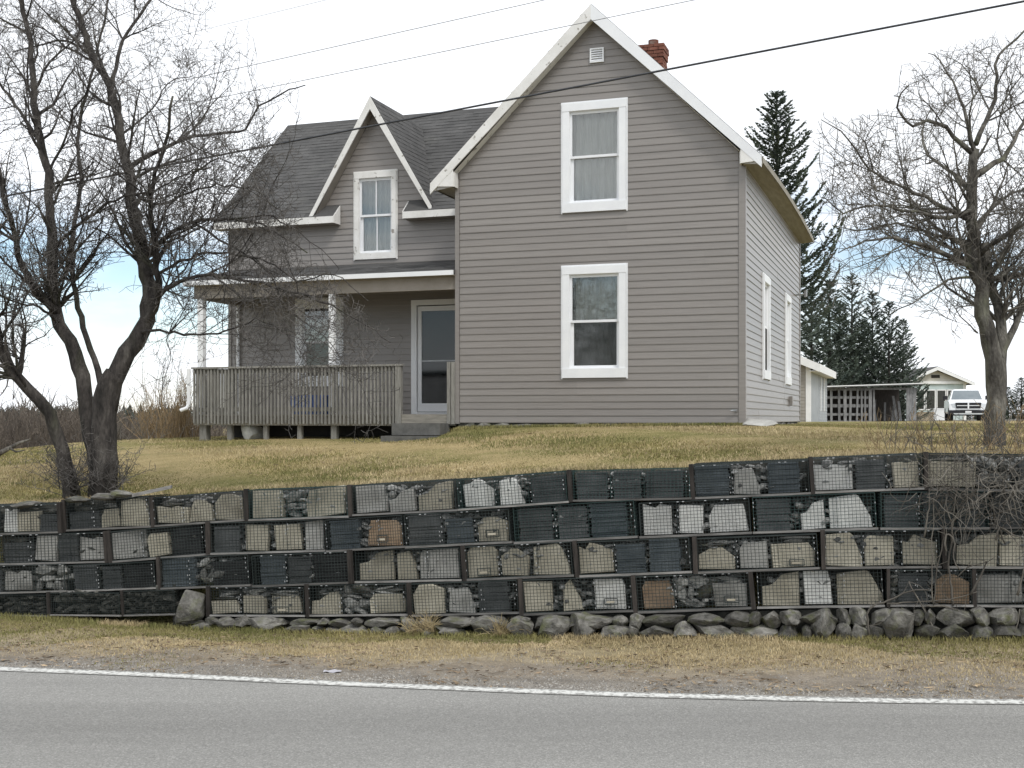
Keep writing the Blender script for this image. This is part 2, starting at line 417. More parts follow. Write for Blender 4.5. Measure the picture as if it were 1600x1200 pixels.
def verge_z(X, Y):
    X = np.asarray(X, float); Y = np.asarray(Y, float)
    wy = wallYx(X); ry = roadY(X)
    px = 800 + F*X/np.maximum(wy, 1)
    wz = E + wy*(HOR - np.interp(px, *BASEPX))/F
    t = np.clip((Y-ry)/(wy-ry), 0, 1.0)
    bumps = 0.02*np.sin(X*2.1+Y*1.3)+0.015*np.sin(X*4.3-Y*2.7)
    return np.where(Y < ry, -0.004 - 0.0*Y, -0.012 + (wz+0.012)*(t**1.2) + bumps*np.clip(t*3,0,1)*np.clip((1-t)*4,0,1))
def ground_z(X, Y):
    X = np.asarray(X, float); Y = np.asarray(Y, float)
    v = Y - wallYx(X)
    t = np.clip((v-0.44)/0.06, 0, 1)
    return verge_z(X, Y)*(1-t) + lawn_z(X, Y)*t
def gz(X, Y): return float(ground_z(np.array([X]), np.array([Y]))[0])

def ground_material():
    m = bpy.data.materials.new('lawn_soil'); m.use_nodes = True
    n, l = m.node_tree.nodes, m.node_tree.links
    b = n['Principled BSDF']; b.inputs['Roughness'].default_value = .95; b.inputs['Specular IOR Level'].default_value = .1
    tc = n.new('ShaderNodeTexCoord')
    def noise(sc, det=6, rough=.6):
        q = n.new('ShaderNodeTexNoise'); q.inputs['Scale'].default_value = sc; q.inputs['Detail'].default_value = det
        q.inputs['Roughness'].default_value = rough
        l.new(tc.outputs['Object'], q.inputs['Vector']); return q.outputs['Fac']
    def ramp(s, stops):
        r = n.new('ShaderNodeValToRGB'); e = r.color_ramp.elements
        for i, (p, c) in enumerate(stops):
            q = e[i] if i < 2 else e.new(p)
            q.position = p; q.color = (*c, 1)
        l.new(s, r.inputs[0]); return r.outputs[0]
    def mix(f, a, c, mode='MIX'):
        q = n.new('ShaderNodeMix'); q.data_type = 'RGBA'; q.blend_type = mode
        if isinstance(f, float): q.inputs['Factor'].default_value = f
        else: l.new(f, q.inputs['Factor'])
        l.new(a, q.inputs['A']); l.new(c, q.inputs['B']); return q.outputs['Result']
    big = noise(.33, 5, .55); mid = noise(2.2, 6); fine = noise(38, 4, .7)
    base = ramp(big, [(.36,(.15,.15,.05)),(.46,(.21,.19,.075)),(.54,(.33,.262,.135)),(.68,(.41,.32,.165))])
    patch = ramp(mid, [(.35,(.15,.14,.055)),(.5,(.25,.21,.10)),(.65,(.38,.305,.165))])
    c = mix(.38, base, patch)
    fr = ramp(fine, [(.3,(.72,.7,.66)),(.7,(1.22,1.22,1.22))])
    c = mix(1.0, c, fr, 'MULTIPLY')
    l.new(c, b.inputs['Base Color'])
    bp = n.new('ShaderNodeBump'); bp.inputs['Strength'].default_value = .6; bp.inputs['Distance'].default_value = .03
    l.new(fine, bp.inputs['Height']); l.new(bp.outputs[0], b.inputs['Normal'])
    return m
M['ground'] = ground_material()

def verge_material():
    m = bpy.data.materials.new('gravel_verge'); m.use_nodes = True
    n, l = m.node_tree.nodes, m.node_tree.links
    b = n['Principled BSDF']; b.inputs['Roughness'].default_value = .95; b.inputs['Specular IOR Level'].default_value = .1
    tc = n.new('ShaderNodeTexCoord')
    at_ = n.new('ShaderNodeAttribute'); at_.attribute_name = 'off'      # metres beyond the asphalt edge
    def noise(sc, det=6, rough=.6, st=None):
        q = n.new('ShaderNodeTexNoise'); q.inputs['Scale'].default_value = sc; q.inputs['Detail'].default_value = det
        q.inputs['Roughness'].default_value = rough
        if st:
            mp = n.new('ShaderNodeMapping'); mp.inputs['Scale'].default_value = st
            l.new(tc.outputs['Object'], mp.inputs['Vector']); l.new(mp.outputs[0], q.inputs['Vector'])
        else: l.new(tc.outputs['Object'], q.inputs['Vector'])
        return q.outputs['Fac']
    def math_(op, a, c):
        q = n.new('ShaderNodeMath'); q.operation = op
        for i, s in enumerate((a, c)):
            if isinstance(s, float): q.inputs[i].default_value = s
            else: l.new(s, q.inputs[i])
        return q.outputs[0]
    def ramp(s, stops):
        r = n.new('ShaderNodeValToRGB'); e = r.color_ramp.elements
        for i, (p, c) in enumerate(stops):
            q = e[i] if i < 2 else e.new(p)
            q.position = p; q.color = (*c, 1)
        l.new(s, r.inputs[0]); return r.outputs[0]
    wob = math_('MULTIPLY', math_('SUBTRACT', noise(.9, 6, .65, (.5,1.6,1)), .5), 2.2)
    d = math_('MULTIPLY', math_('ADD', at_.outputs['Fac'], wob), .25)     # 4 m -> 1
    c = ramp(d, [(0.0,(.265,.25,.23)),(.12,(.265,.243,.212)),(.26,(.285,.248,.20)),(.42,(.34,.29,.21)),(.6,(.37,.31,.20)),(.85,(.31,.265,.155))])
    fine = noise(60, 4, .75); mid = noise(5, 5)
    q = n.new('ShaderNodeMix'); q.data_type = 'RGBA'; q.blend_type = 'MULTIPLY'; q.inputs['Factor'].default_value = 1
    l.new(c, q.inputs['A']); l.new(ramp(fine, [(.3,(.6,.6,.6)),(.7,(1.4,1.4,1.4))]), q.inputs['B'])
    q2 = n.new('ShaderNodeMix'); q2.data_type = 'RGBA'; q2.blend_type = 'MULTIPLY'; q2.inputs['Factor'].default_value = 1
    l.new(q.outputs['Result'], q2.inputs['A']); l.new(ramp(mid, [(.35,(.78,.76,.74)),(.65,(1.15,1.13,1.1))]), q2.inputs['B'])
    l.new(q2.outputs['Result'], b.inputs['Base Color'])
    bp = n.new('ShaderNodeBump'); bp.inputs['Strength'].default_value = .8; bp.inputs['Distance'].default_value = .03
    l.new(fine, bp.inputs['Height']); l.new(bp.outputs[0], b.inputs['Normal'])
    return m
M['verge'] = verge_material()

def spaced(lo, hi, dense_lo, dense_hi, step, grow=1.35):
    a = list(np.arange(dense_lo, dense_hi+1e-6, step))
    s = step; x = dense_hi
    while x < hi: s *= grow; x += s; a.append(min(x, hi))
    s = step; x = dense_lo; pre = []
    while x > lo: s *= grow; x -= s; pre.append(max(x, lo))
    return np.array(sorted(set(pre)) + a)
gx = spaced(-700, 700, -9, 9, .25)
gv = np.concatenate([spaced(-400, -.3, -6.2, -.3, .2), [-.1, .0, .1, .25, .40, .44, .47, .50, .54], spaced(.6, 900, .65, 22, .35, 1.3)])
GX, GV = np.meshgrid(gx, gv)
GY = GV + wallYx(GX)
GZ = ground_z(GX, GY)
GZ = np.where(GV > .4, GZ + .018*np.sin(GX*1.7+GY*.9)*np.clip(GV-.4,0,1), GZ)
nr, nc = GX.shape
idx = np.arange(nr*nc).reshape(nr, nc)
quads = np.stack([idx[:-1,:-1], idx[:-1,1:], idx[1:,1:], idx[1:,:-1]], -1).reshape(-1, 4)
ground = np_mesh('ground', np.stack([GX, GY, GZ], -1).reshape(-1,3), quads, M['ground'], smooth=True)
ground.data.materials.append(M['verge'])
qv = np.repeat(((gv[:-1]+gv[1:])/2)[:,None], nc-1, 1).ravel()
ground.data.polygons.foreach_set('material_index', (qv < .45).astype(np.int32))
oa = ground.data.attributes.new('off', 'FLOAT', 'POINT')
oa.data.foreach_set('value', (GY - roadY(GX)).ravel().astype(np.float32))
tag(ground, kind='structure')

# ------------------------------------------------------------------ road with its painted edge line
def asphalt():
    m = bpy.data.materials.new('worn_asphalt'); m.use_nodes = True
    n, l = m.node_tree.nodes, m.node_tree.links
    b = n['Principled BSDF']; b.inputs['Roughness'].default_value = .85; b.inputs['Specular IOR Level'].default_value = .25
    tc = n.new('ShaderNodeTexCoord')
    def noise(sc, det, st=(1,1,1), rough=.6):
        mp = n.new('ShaderNodeMapping'); mp.inputs['Scale'].default_value = st
        q = n.new('ShaderNodeTexNoise'); q.inputs['Scale'].default_value = sc; q.inputs['Detail'].default_value = det; q.inputs['Roughness'].default_value = rough
        l.new(tc.outputs['Object'], mp.inputs['Vector']); l.new(mp.outputs[0], q.inputs['Vector']); return q.outputs['Fac']
    def ramp(s, stops):
        r = n.new('ShaderNodeValToRGB'); e = r.color_ramp.elements
        for i, (p, c) in enumerate(stops):
            q = e[i] if i < 2 else e.new(p)
            q.position = p; q.color = (c, c*.995, c*.98, 1)
        l.new(s, r.inputs[0]); return r.outputs[0]
    def mult(a, c):
        q = n.new('ShaderNodeMix'); q.data_type = 'RGBA'; q.blend_type = 'MULTIPLY'; q.inputs['Factor'].default_value = 1
        l.new(a, q.inputs['A']); l.new(c, q.inputs['B']); return q.outputs['Result']
    vo = n.new('ShaderNodeTexVoronoi'); vo.inputs['Scale'].default_value = 110; l.new(tc.outputs['Object'], vo.inputs['Vector'])
    sp = n.new('ShaderNodeSeparateColor'); l.new(vo.outputs['Color'], sp.inputs[0])
    grain = ramp(sp.outputs[0], [(0,.20),(.45,.24),(.75,.265),(1,.33)])
    c = mult(grain, ramp(noise(.5, 7, (.22,1.4,1)), [(.3,.86),(.7,1.12)]))
    c = mult(c, ramp(noise(.28, 3, (.05,2.6,1)), [(.35,.88),(.65,1.08)]))
    c = mult(c, ramp(noise(120, 3), [(.25,.8),(.75,1.2)]))
    l.new(c, b.inputs['Base Color'])
    bp = n.new('ShaderNodeBump'); bp.inputs['Strength'].default_value = .5; bp.inputs['Distance'].default_value = .008
    l.new(vo.outputs['Distance'], bp.inputs['Height']); l.new(bp.outputs[0], b.inputs['Normal'])
    return m
M['asphalt'] = asphalt()
def paint():
    m = asphalt(); m.name = 'worn_white_line'
    n, l = m.node_tree.nodes, m.node_tree.links
    b = n['Principled BSDF']; src = b.inputs['Base Color'].links[0].from_socket
    tc = n.new('ShaderNodeTexCoord'); q = n.new('ShaderNodeTexNoise'); q.inputs['Scale'].default_value = 26; q.inputs['Detail'].default_value = 6
    l.new(tc.outputs['Object'], q.inputs['Vector'])
    ed = n.new('ShaderNodeAttribute'); ed.attribute_name = 'edge'
    s = n.new('ShaderNodeMath'); s.operation = 'SUBTRACT'; l.new(q.outputs['Fac'], s.inputs[0]); l.new(ed.outputs['Fac'], s.inputs[1])
    mr = n.new('ShaderNodeMapRange'); mr.inputs['From Min'].default_value = .38; mr.inputs['From Max'].default_value = .54
    l.new(s.outputs[0], mr.inputs['Value'])
    mx = n.new('ShaderNodeMix'); mx.data_type = 'RGBA'; l.new(mr.outputs[0], mx.inputs['Factor']); l.new(src, mx.inputs['A'])
    mx.inputs['B'].default_value = (.60,.60,.57,1)
    l.new(mx.outputs['Result'], b.inputs['Base Color'])
    return m
xs = spaced(-300, 300, -8, 8, .1, 1.3)
EDGE = .07          # asphalt past the line
rag = np.array([.03*mnoise.noise(Vector((x*1.7,3.1,0))) + .025*mnoise.noise(Vector((x*7,1.1,0))) for x in xs])
yo = roadY(xs)+EDGE+rag
rv = []; rf = []
for i, x in enumerate(xs):
    rv += [(x, yo[i], -.002), (x, yo[i]-.02, .003), (x, roadY(xs)[i]-.3, .004), (x, -9.0-.02*x, .004)]
for i in range(len(xs)-1):
    for k in range(3):
        rf.append((i*4+k+1, (i+1)*4+k+1, (i+1)*4+k, i*4+k))
road = np_mesh('road', rv, rf, M['asphalt'])
tag(road, kind='structure')
lv = []; lf = []; edge = []
for i, x in enumerate(xs):
    y = float(roadY(x))
    for k, w in enumerate((-.085, -.06, .0, .05, .075)):
        lv.append((x, y+w, .008)); edge.append([.32,.06,-.06,.06,.32][k])
for i in range(len(xs)-1):
    for k in range(4): lf.append((i*5+k, (i+1)*5+k, (i+1)*5+k+1, i*5+k+1))
line = np_mesh('road_edge_line', lv, lf, paint())
ea = line.data.attributes.new('edge', 'FLOAT', 'POINT'); ea.data.foreach_set('value', edge)
tag(line, kind='structure')
# gravelled yard where the pickup stands
dv, df = [], []
dx = np.linspace(0, 1, 30); dy = np.linspace(0, 1, 14)
for j in dy:
    for i in dx:
        X = 17 + 45*i + 2*math.sin(j*7); Y = 58 + 26*j + 1.5*math.sin(i*9)
        dv.append((X, Y, gz(X, Y)+.03))
for j in range(13):
    for i in range(29): df.append((j*30+i, j*30+i+1, (j+1)*30+i+1, (j+1)*30+i))
M['gravel'] = material('pale_gravel', [(.24,.22,.19),(.36,.34,.30)], scale=3, rough=.95, fine=.25, fine_scale=30)
tag(np_mesh('driveway', dv, df, M['gravel'], smooth=True), kind='structure')
# ------------------------------------------------------------------ the farmhouse
HR = math.atan2(-0.3245, 0.9459)
G = 0.15
house = empty('farmhouse', (0.193*21.0, 21.0, E-G), HR)
tag(house, 'two storey taupe sided farmhouse with white trim, steep gables and a railed porch', 'house')
W, L = 5.4, 9.76
WS = 1.7                       # how far the porch wing is set back
WL = -11.4                     # its far corner
def fr_main(a, d, z): return (a, -d, z+G)
def fr_wing(a, d, z): return (a, WS-d, z+G)
def fr_side(a, d, z): return (d, a, z+G)
def fr_loc(a, d, z): return (a, d, z+G)

def slices(zs, bounds, holes):
    """horizontal strips of a wall between the break heights zs; yields (za, zb, l0, r0, l1, r1)"""
    for za, zb in zip(zs[:-1], zs[1:]):
        b0, b1 = bounds(za+1e-4), bounds(zb-1e-4)
        if b0[1]-b0[0] < .02: continue
        cuts = sorted((h[0], h[1]) for h in holes if h[2] <= za+1e-3 and h[3] >= zb-1e-3)
        l0, l1 = b0[0], b1[0]
        for c0, c1 in cuts:
            if c0 > l0+1e-3: yield (za, zb, l0, c0, l1, c0)
            l0 = l1 = c1
        if b0[1] > l0+1e-3: yield (za, zb, l0, b0[1], min(l1, b1[1]) if l1 > b1[1] else l1, b1[1])

def core(name, fn, bounds, z0, z1, holes, extra=(), thick=.12, m='sheathing'):
    zs = sorted(set([z0, z1] + [h[2] for h in holes] + [h[3] for h in holes] + list(extra)))
    b = MB(fn)
    for za, zb, l0, r0, l1, r1 in slices(zs, bounds, holes):
        b.hexa([(l0,0,za),(r0,0,za),(r0,-thick,za),(l0,-thick,za),(l1,0,zb),(r1,0,zb),(r1,-thick,zb),(l1,-thick,zb)])
    return fix_normals(b.build(name, M[m], house))

COURSE = .1275
SEAM = [.31, .72, .48, .86, .2, .6, .38, .77, .15, .55]
def siding(fn, bounds, z0, z1, holes, wall):
    n = int(math.ceil((z1-z0)/COURSE))
    for i in range(n):
        za = z0+i*COURSE; zb = min(za+COURSE, z1)
        if i % 2 == 0: seam = SEAM[(i//2) % len(SEAM)] + rng.uniform(-.25,.25); tw_ = rng.uniform(-.0012,.0012)
        parts = []
        for a, c, l0, r0, l1, r1 in slices([za, zb], bounds, holes):
            lo, hi = max(l0, l1), min(r0, r1); sx_ = lo+(hi-lo)*(seam % 1.0)
            if hi-lo > 2.6: parts += [(a, c, l0, sx_, l1, sx_, 0), (a, c, sx_-.02, r0, sx_-.02, r1, .0022)]
            else: parts.append((a, c, l0, r0, l1, r1, 0))
        for a, c, l0, r0, l1, r1, dd_ in parts:
            b = MB(fn); j = rng.uniform(-.0015,.0015) + dd_ + tw_
            # a lapped board: proud at its lower lip, tucked in at the top
            p = [(l0,.017+j,a),(r0,.017+j,a),(r0,.002,a),(l0,.002,a),(l1,.006,c),(r1,.006,c),(r1,.002,c),(l1,.002,c)]
            b.hexa(p)
            k = .012   # rolled lower edge
            b.add([(l0,.017+j,a),(r0,.017+j,a),(r0,.0182+j,a+k),(l0,.0182+j,a+k)], [(0,1,2,3)])
            b.build('siding_board', M['siding'], wall)

# -- windows
def window(fn, c, z0, z1, w, cas=.13, head=.14, sill=.17, style='plain', trim='trim', curtain=True, inner='trim', depth=.06, low='glass'):
    """outer casing from z0 to z1, w wide; two sashes one above the other"""
    x0, x1 = c-w/2, c+w/2
    b = MB(fn)
    b.box(x0, x0+cas, 0, .05, z0+sill, z1-head).box(x1-cas, x1, 0, .05, z0+sill, z1-head)
    b.box(x0-.004, x1+.004, 0, .056, z1-head, z1).box(x0-.004, x1+.004, 0, .062, z0, z0+sill)
    # thin grey channel that the boards run into
    for q0, q1, q2, q3 in ((x0-.03, x0-.004, z0-.02, z1+.03), (x1+.004, x1+.03, z0-.02, z1+.03), (x0-.004, x1+.004, z1, z1+.03)):
        b.box(q0, q1, 0, .034, q2, q3)
    cs = fix_normals(b.build('window', M[trim], house))
    gx0, gx1, g0, g1 = x0+cas, x1-cas, z0+sill, z1-head
    jb = MB(fn)
    jb.box(gx0, gx0+.012, -.12, .004, g0, g1).box(gx1-.012, gx1, -.12, .004, g0, g1).box(gx0+.012, gx1-.012, -.12, .004, g1-.012, g1).box(gx0+.012, gx1-.012, -.12, .004, g0, g0+.012)
    fix_normals(jb.build('jamb', M['trim'], cs))
    gx0 += .012; gx1 -= .012; g0 += .012; g1 -= .012
    mid = g0 + (g1-g0)*.5
    for nm, s0, s1, dd, e in (('upper_sash', mid-.02, g1, -.005, .035), ('lower_sash', g0, mid+.025, -.045, .05)):
        t = e if nm == 'lower_sash' else .03
        s = MB(fn)
        s.box(gx0, gx0+t, dd-.035, dd, s0, s1).box(gx1-t, gx1, dd-.035, dd, s0, s1)
        s.box(gx0+t, gx1-t, dd-.035, dd, s1-.045, s1).box(gx0+t, gx1-t, dd-.035, dd, s0, s0+.045)
        if style == 'muntin': s.box(c-.011, c+.011, dd-.03, dd-.004, s0+.045, s1-.045)
        so = fix_normals(s.build(nm, M[inner], cs))
        p = MB(fn); p.box(gx0+t-.005, gx1-t+.005, dd-.02, dd-.016, s0+.04, s1-.04)
        fix_normals(p.build('pane', M['glass' if nm == 'upper_sash' else low], cs))
    if curtain:
        cu = MB(fn); n = 44
        vv = []; r_ = random.Random(int(c*100)+int(z0*10))
        ph = r_.uniform(0, 6)
        for zi in range(7):
            z = g0 + (g1-g0-.01)*zi/6
            for i in range(n+1):
                a = gx0 + (gx1-gx0)*i/n
                fold = .034*math.sin(i*.8+ph) + .022*math.sin(i*1.7+ph*2) + .02*math.sin(i*.33+zi*.3)
                gap = (.03 if curtain == 'lace' else 0)*math.sin(zi)
                vv.append((a, -.17+fold*(1.2-.4*zi/6)+gap, z))
        ff = [(k*(n+1)+i, k*(n+1)+i+1, (k+1)*(n+1)+i+1, (k+1)*(n+1)+i) for k in range(6) for i in range(n)]
        cu.add(vv, ff)
        cu.build('curtain', M['curtain'], cs, smooth=True)
    # room behind
    return cs, (x0+cas-.002, x1-cas+.002, z0+sill-.002, z1-head+.002)

def hole(c, z0, z1, w, cas=.13, head=.14, sill=.17): return (c-w/2+cas-.002, c+w/2-cas+.002, z0+sill-.002, z1-head+.002)
def cut(c, z0, z1, w): return (c-w/2, c+w/2, z0, z1)

# -- main block: gable front
TOP = 7.46; SL = .97; ZB = -.09
def b_main(z):
    h = min(W/2, max(0.0, (TOP-.225 - z)/SL))
    return (-W/2-h, -W/2+h)
MW = [(-2.70, 3.75, 5.74, 1.19), (-2.70, .73, 2.76, 1.19)]
front_wall = core('gable_wall', fr_main, b_main, ZB, TOP-.27, [hole(*w) for w in MW], extra=(TOP-.225-SL*W/2,))
siding(fr_main, lambda z: (max(b_main(z)[0], -W+.075), min(b_main(z)[1], -.095)), ZB, TOP-.30, [cut(*w) for w in MW], front_wall)
for i, w in enumerate(MW): window(fr_main, *w, curtain='lace', low='glass' if i == 0 else 'midglass')
cb = MB(fr_main); cb.box(-W-.012, -W+.07, -.07, .03, ZB-.02, 4.5); fix_normals(cb.build('corner_board', M['siding'], house))
cb = MB(fr_main); cb.box(-.09, .030, -.09, .03, ZB-.02, 4.44); fix_normals(cb.build('corner_board', M['siding'], house))
# gable vent with its slats
vt = MB(fr_main); vz = 6.58; vx = -2.645
vt.box(vx-.13, vx-.105, .0, .05, vz-.13, vz+.13).box(vx+.105, vx+.13, .0, .05, vz-.13, vz+.13).box(vx-.105, vx+.105, 0, .05, vz+.105, vz+.13).box(vx-.105, vx+.105, 0, .05, vz-.13, vz-.105)
vo_ = fix_normals(vt.build('gable_vent', M['trim'], house))
for i in range(5):
    z = vz-.098+i*.041
    s = MB(fr_main); s.hexa([(vx-.105,.048,z),(vx+.105,.048,z),(vx+.105,.042,z-.004),(vx-.105,.042,z-.004),(vx-.105,.022,z+.034),(vx+.105,.022,z+.034),(vx+.105,.018,z+.03),(vx-.105,.018,z+.03)])
    fix_normals(s.build('slat', M['trim'], vo_))
# tap on the front by the corner
tp = MB(fr_main); tp.tube([(-.13,.02,.12),(-.13,.09,.12)], .012).tube([(-.13,.085,.12),(-.22,.10,.125)], .013).box(-.20,-.11,.09,.105,.135,.15)
tp.build('hose_tap', M['galv'], house)

# -- main block: side wall
SWN = [(2.88, .76, 2.79, 1.0), (6.85, .76, 2.79, 1.0)]
b_side = lambda z: (0.0, L)
side_wall = core('side_wall', fr_side, b_side, ZB, 4.62, [hole(*w) for w in SWN])
siding(fr_side, lambda z: (.035, L-.06), ZB, 4.44, [cut(*w) for w in SWN], side_wall)
for i, w in enumerate(SWN):
    cs_w, _ = window(fr_side, *w, curtain='lace')
    if i == 0: MB(fr_side).box(w[0]-.36, w[0]+.36, -.012, -.004, w[1]+.19, (w[1]+w[2])/2).build('insect_screen', M['inner'], cs_w)
cb = MB(fr_side); cb.box(L-.07, L+.012, -.07, .03, ZB-.02, 4.4); fix_normals(cb.build('corner_board', M['siding'], house))
bx = MB(fr_side); bx.box(7.2,7.42,.02,.09,.28,.5); bx.build('meter_box', M['siding'], house)
br = MB(fr_side)
br.tube([(8.6,.02,2.98),(8.6,.3,3.0)], .015).tube([(8.6,.27,2.93),(8.6,.27,3.09)], .03)
br.tube([(8.9,.02,3.0),(8.9,.24,3.02)], .015).tube([(8.9,.22,2.95),(8.9,.22,3.1)], .03)
br.build('insulator_bracket', M['galv'], house)
# other two walls, plain
o = core('rear_wall', lambda a,d,z: (a, L-.02+d, z+G), b_main, ZB, TOP-.27, [], extra=(TOP-.26-SL*W/2,), m='siding', thick=.1)
MB(fr_loc).box(-W, -W+.1, .13, L-.15, ZB, 4.6).build('end_wall', M['siding'], house)
# floors and ceilings keep the rooms dark
MB(fr_loc).box(-W+.11, -.13, .15, L-.2, 2.95, 3.15).build('upper_floor', M['inner'], house)
MB(fr_loc).box(-W+.11, -.13, 2.6, 2.7, ZB, 4.5).build('inner_partition', M['inner'], house)

# foundation: rough stones under the sill
fd = MB(fr_loc); fd.box(-W+.03, -.04, .03, .3, -.75, ZB).box(-.25, -.04, .3, L-.1, -.75, ZB-.002); fd.build('foundation', M['darkstone'], house)
def rock_mesh(seed, flat=.6, sub=2, rough=.22, mat='stone'):
    import bmesh
    bm = bmesh.new(); bmesh.ops.create_icosphere(bm, subdivisions=sub, radius=.5)
    r_ = random.Random(seed); off = Vector((r_.uniform(0,50), r_.uniform(0,50), r_.uniform(0,50)))
    planes = [(Vector((r_.gauss(0,1), r_.gauss(0,1), r_.gauss(0,.9))).normalized(), r_.uniform(.24,.42)) for _ in range(13)]
    for v in bm.verts:
        d = v.co.normalized()
        q = d*(.5 + rough*.5*mnoise.noise(d*1.6+off) + rough*.22*mnoise.noise(d*4+off))
        for nrm, dist in planes:
            e = q.dot(nrm)-dist
            if e > 0: q -= nrm*e*.95
        v.co = Vector((q.x, q.y, q.z*flat/.8))
    me = bpy.data.meshes.new('stone'); bm.to_mesh(me); bm.free()
    me.materials.append(M[mat]); me.polygons.foreach_set('use_smooth', [True]*len(me.polygons))
    me.set_sharp_from_angle(angle=math.radians(24))
    return me
def scaled(me, sx, sy, sz):
    """unit extents -> given extents"""
    vs_ = np.array([v.co for v in me.vertices]); ex = vs_.max(0)-vs_.min(0)
    return (sx/ex[0], sy/ex[1], sz/ex[2])
ROCKS = [rock_mesh(s, .7, 3 if s < 6 else 2) for s in range(14)]
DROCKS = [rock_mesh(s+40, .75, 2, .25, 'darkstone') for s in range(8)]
def stone(parent, lists, x, y, z, sx, sy, sz, rz=0.0, name='stone', tilt=0.0, r_=rng):
    me = r_.choice(lists)
    o = link(name, me, parent)
    o.location = (x, y, z); o.scale = scaled(me, sx, sy, sz); o.rotation_euler = (tilt, r_.uniform(-.12,.12), rz)
    return o
fo = [c for c in house.children if c.name.startswith('foundation')][0]
x = -W+.12
while x < -.15:
    w = rng.uniform(.22,.62)
    stone(fo, ROCKS, x+w/2, .02, -.10+G-.07, w*1.08, .2, rng.uniform(.12,.2), rng.uniform(-.06,.06))
    x += w
for i in range(9):
    w = rng.uniform(.3,.6)
    stone(fo, ROCKS, -.06, .5+i*.95+rng.uniform(-.1,.1), -.17+G, .2, w*1.5, rng.uniform(.12,.18))

# -- main roof
def zt(dx): return TOP-SL*abs(dx)
def hump(y): return .11*math.sin(math.pi*min(max(y/L,0),1))**.8
def roof_tabs(b, o, du, dv, nu, nv, ulen, keep=None, lift=.008):
    """stepped shingle courses: o origin at the eave, du unit along the eave, dv per course up the slope, nrm lift"""
    o = Vector(o); du = Vector(du); dv = Vector(dv); nrm = du.cross(dv).normalized()
    if nrm.z < 0: nrm = -nrm
    tw = ulen/nu
    for j in range(nv):
        off = (j % 2)*.5
        for i in range(-1, nu+1):
            u0 = max(0, (i+off)*tw); u1 = min(ulen, (i+1+off)*tw)
            if u1-u0 < .02: continue
            jit = rng.uniform(-.004,.004)
            p0 = o+du*u0+dv*j; p1 = o+du*u1+dv*j
            if keep and not keep((p0+p1)/2+dv*.5): continue
            a = p0+nrm*(lift+jit); c = p1+nrm*(lift+jit)
            e0, e1 = p0+dv*1.02+nrm*.001, p1+dv*1.02+nrm*.001
            b.add([p0, p1, c, a, e0, e1], [(0,1,2,3),(3,2,5,4)], rng.random())
rf_ = MB(fr_loc)
OV = .43; FO = .22
ny = 12
for sgn, ov in ((-1, OV), (1, .33)):
    run = W/2+ov
    vs_ = []
    for k in range(ny+1):
        y = -FO + (L+.15+FO)*k/ny
        h = hump(y) if sgn > 0 else 0
        for t in (0, .88, 1):
            vs_.append((-W/2+sgn*run*t, y, TOP-SL*run*t + (h if t == 1 else 0)))
    n0 = len(vs_)
    vs_ += [(p[0], p[1], p[2]-.07) for p in vs_]
    fs_ = []
    for k in range(ny):
        for t in range(2):
            q = (k*3+t, k*3+t+1, (k+1)*3+t+1, (k+1)*3+t)
            fs_.append(q); fs_.append(tuple(n0+i for i in reversed(q)))
        fs_.append((k*3+2, (k+1)*3+2, n0+(k+1)*3+2, n0+k*3+2))
    for k in (0, ny):
        for t in range(2): fs_.append((k*3+t, k*3+t+1, n0+k*3+t+1, n0+k*3+t))
    rf_.add(vs_, fs_)
main_roof = fix_normals(rf_.build('main_roof', M['shingle'], house))
rt = MB(fr_loc)
roof_tabs(rt, (-W/2-(W/2+OV), -FO, TOP-SL*(W/2+OV)+.002), (0,1,0), Vector((.14/math.hypot(1,SL), 0, .14*SL/math.hypot(1,SL))), 33, 30, L+.15+FO)
tag(rt.build('shingle_courses', M['shingle'], main_roof, att=True), kind='stuff')
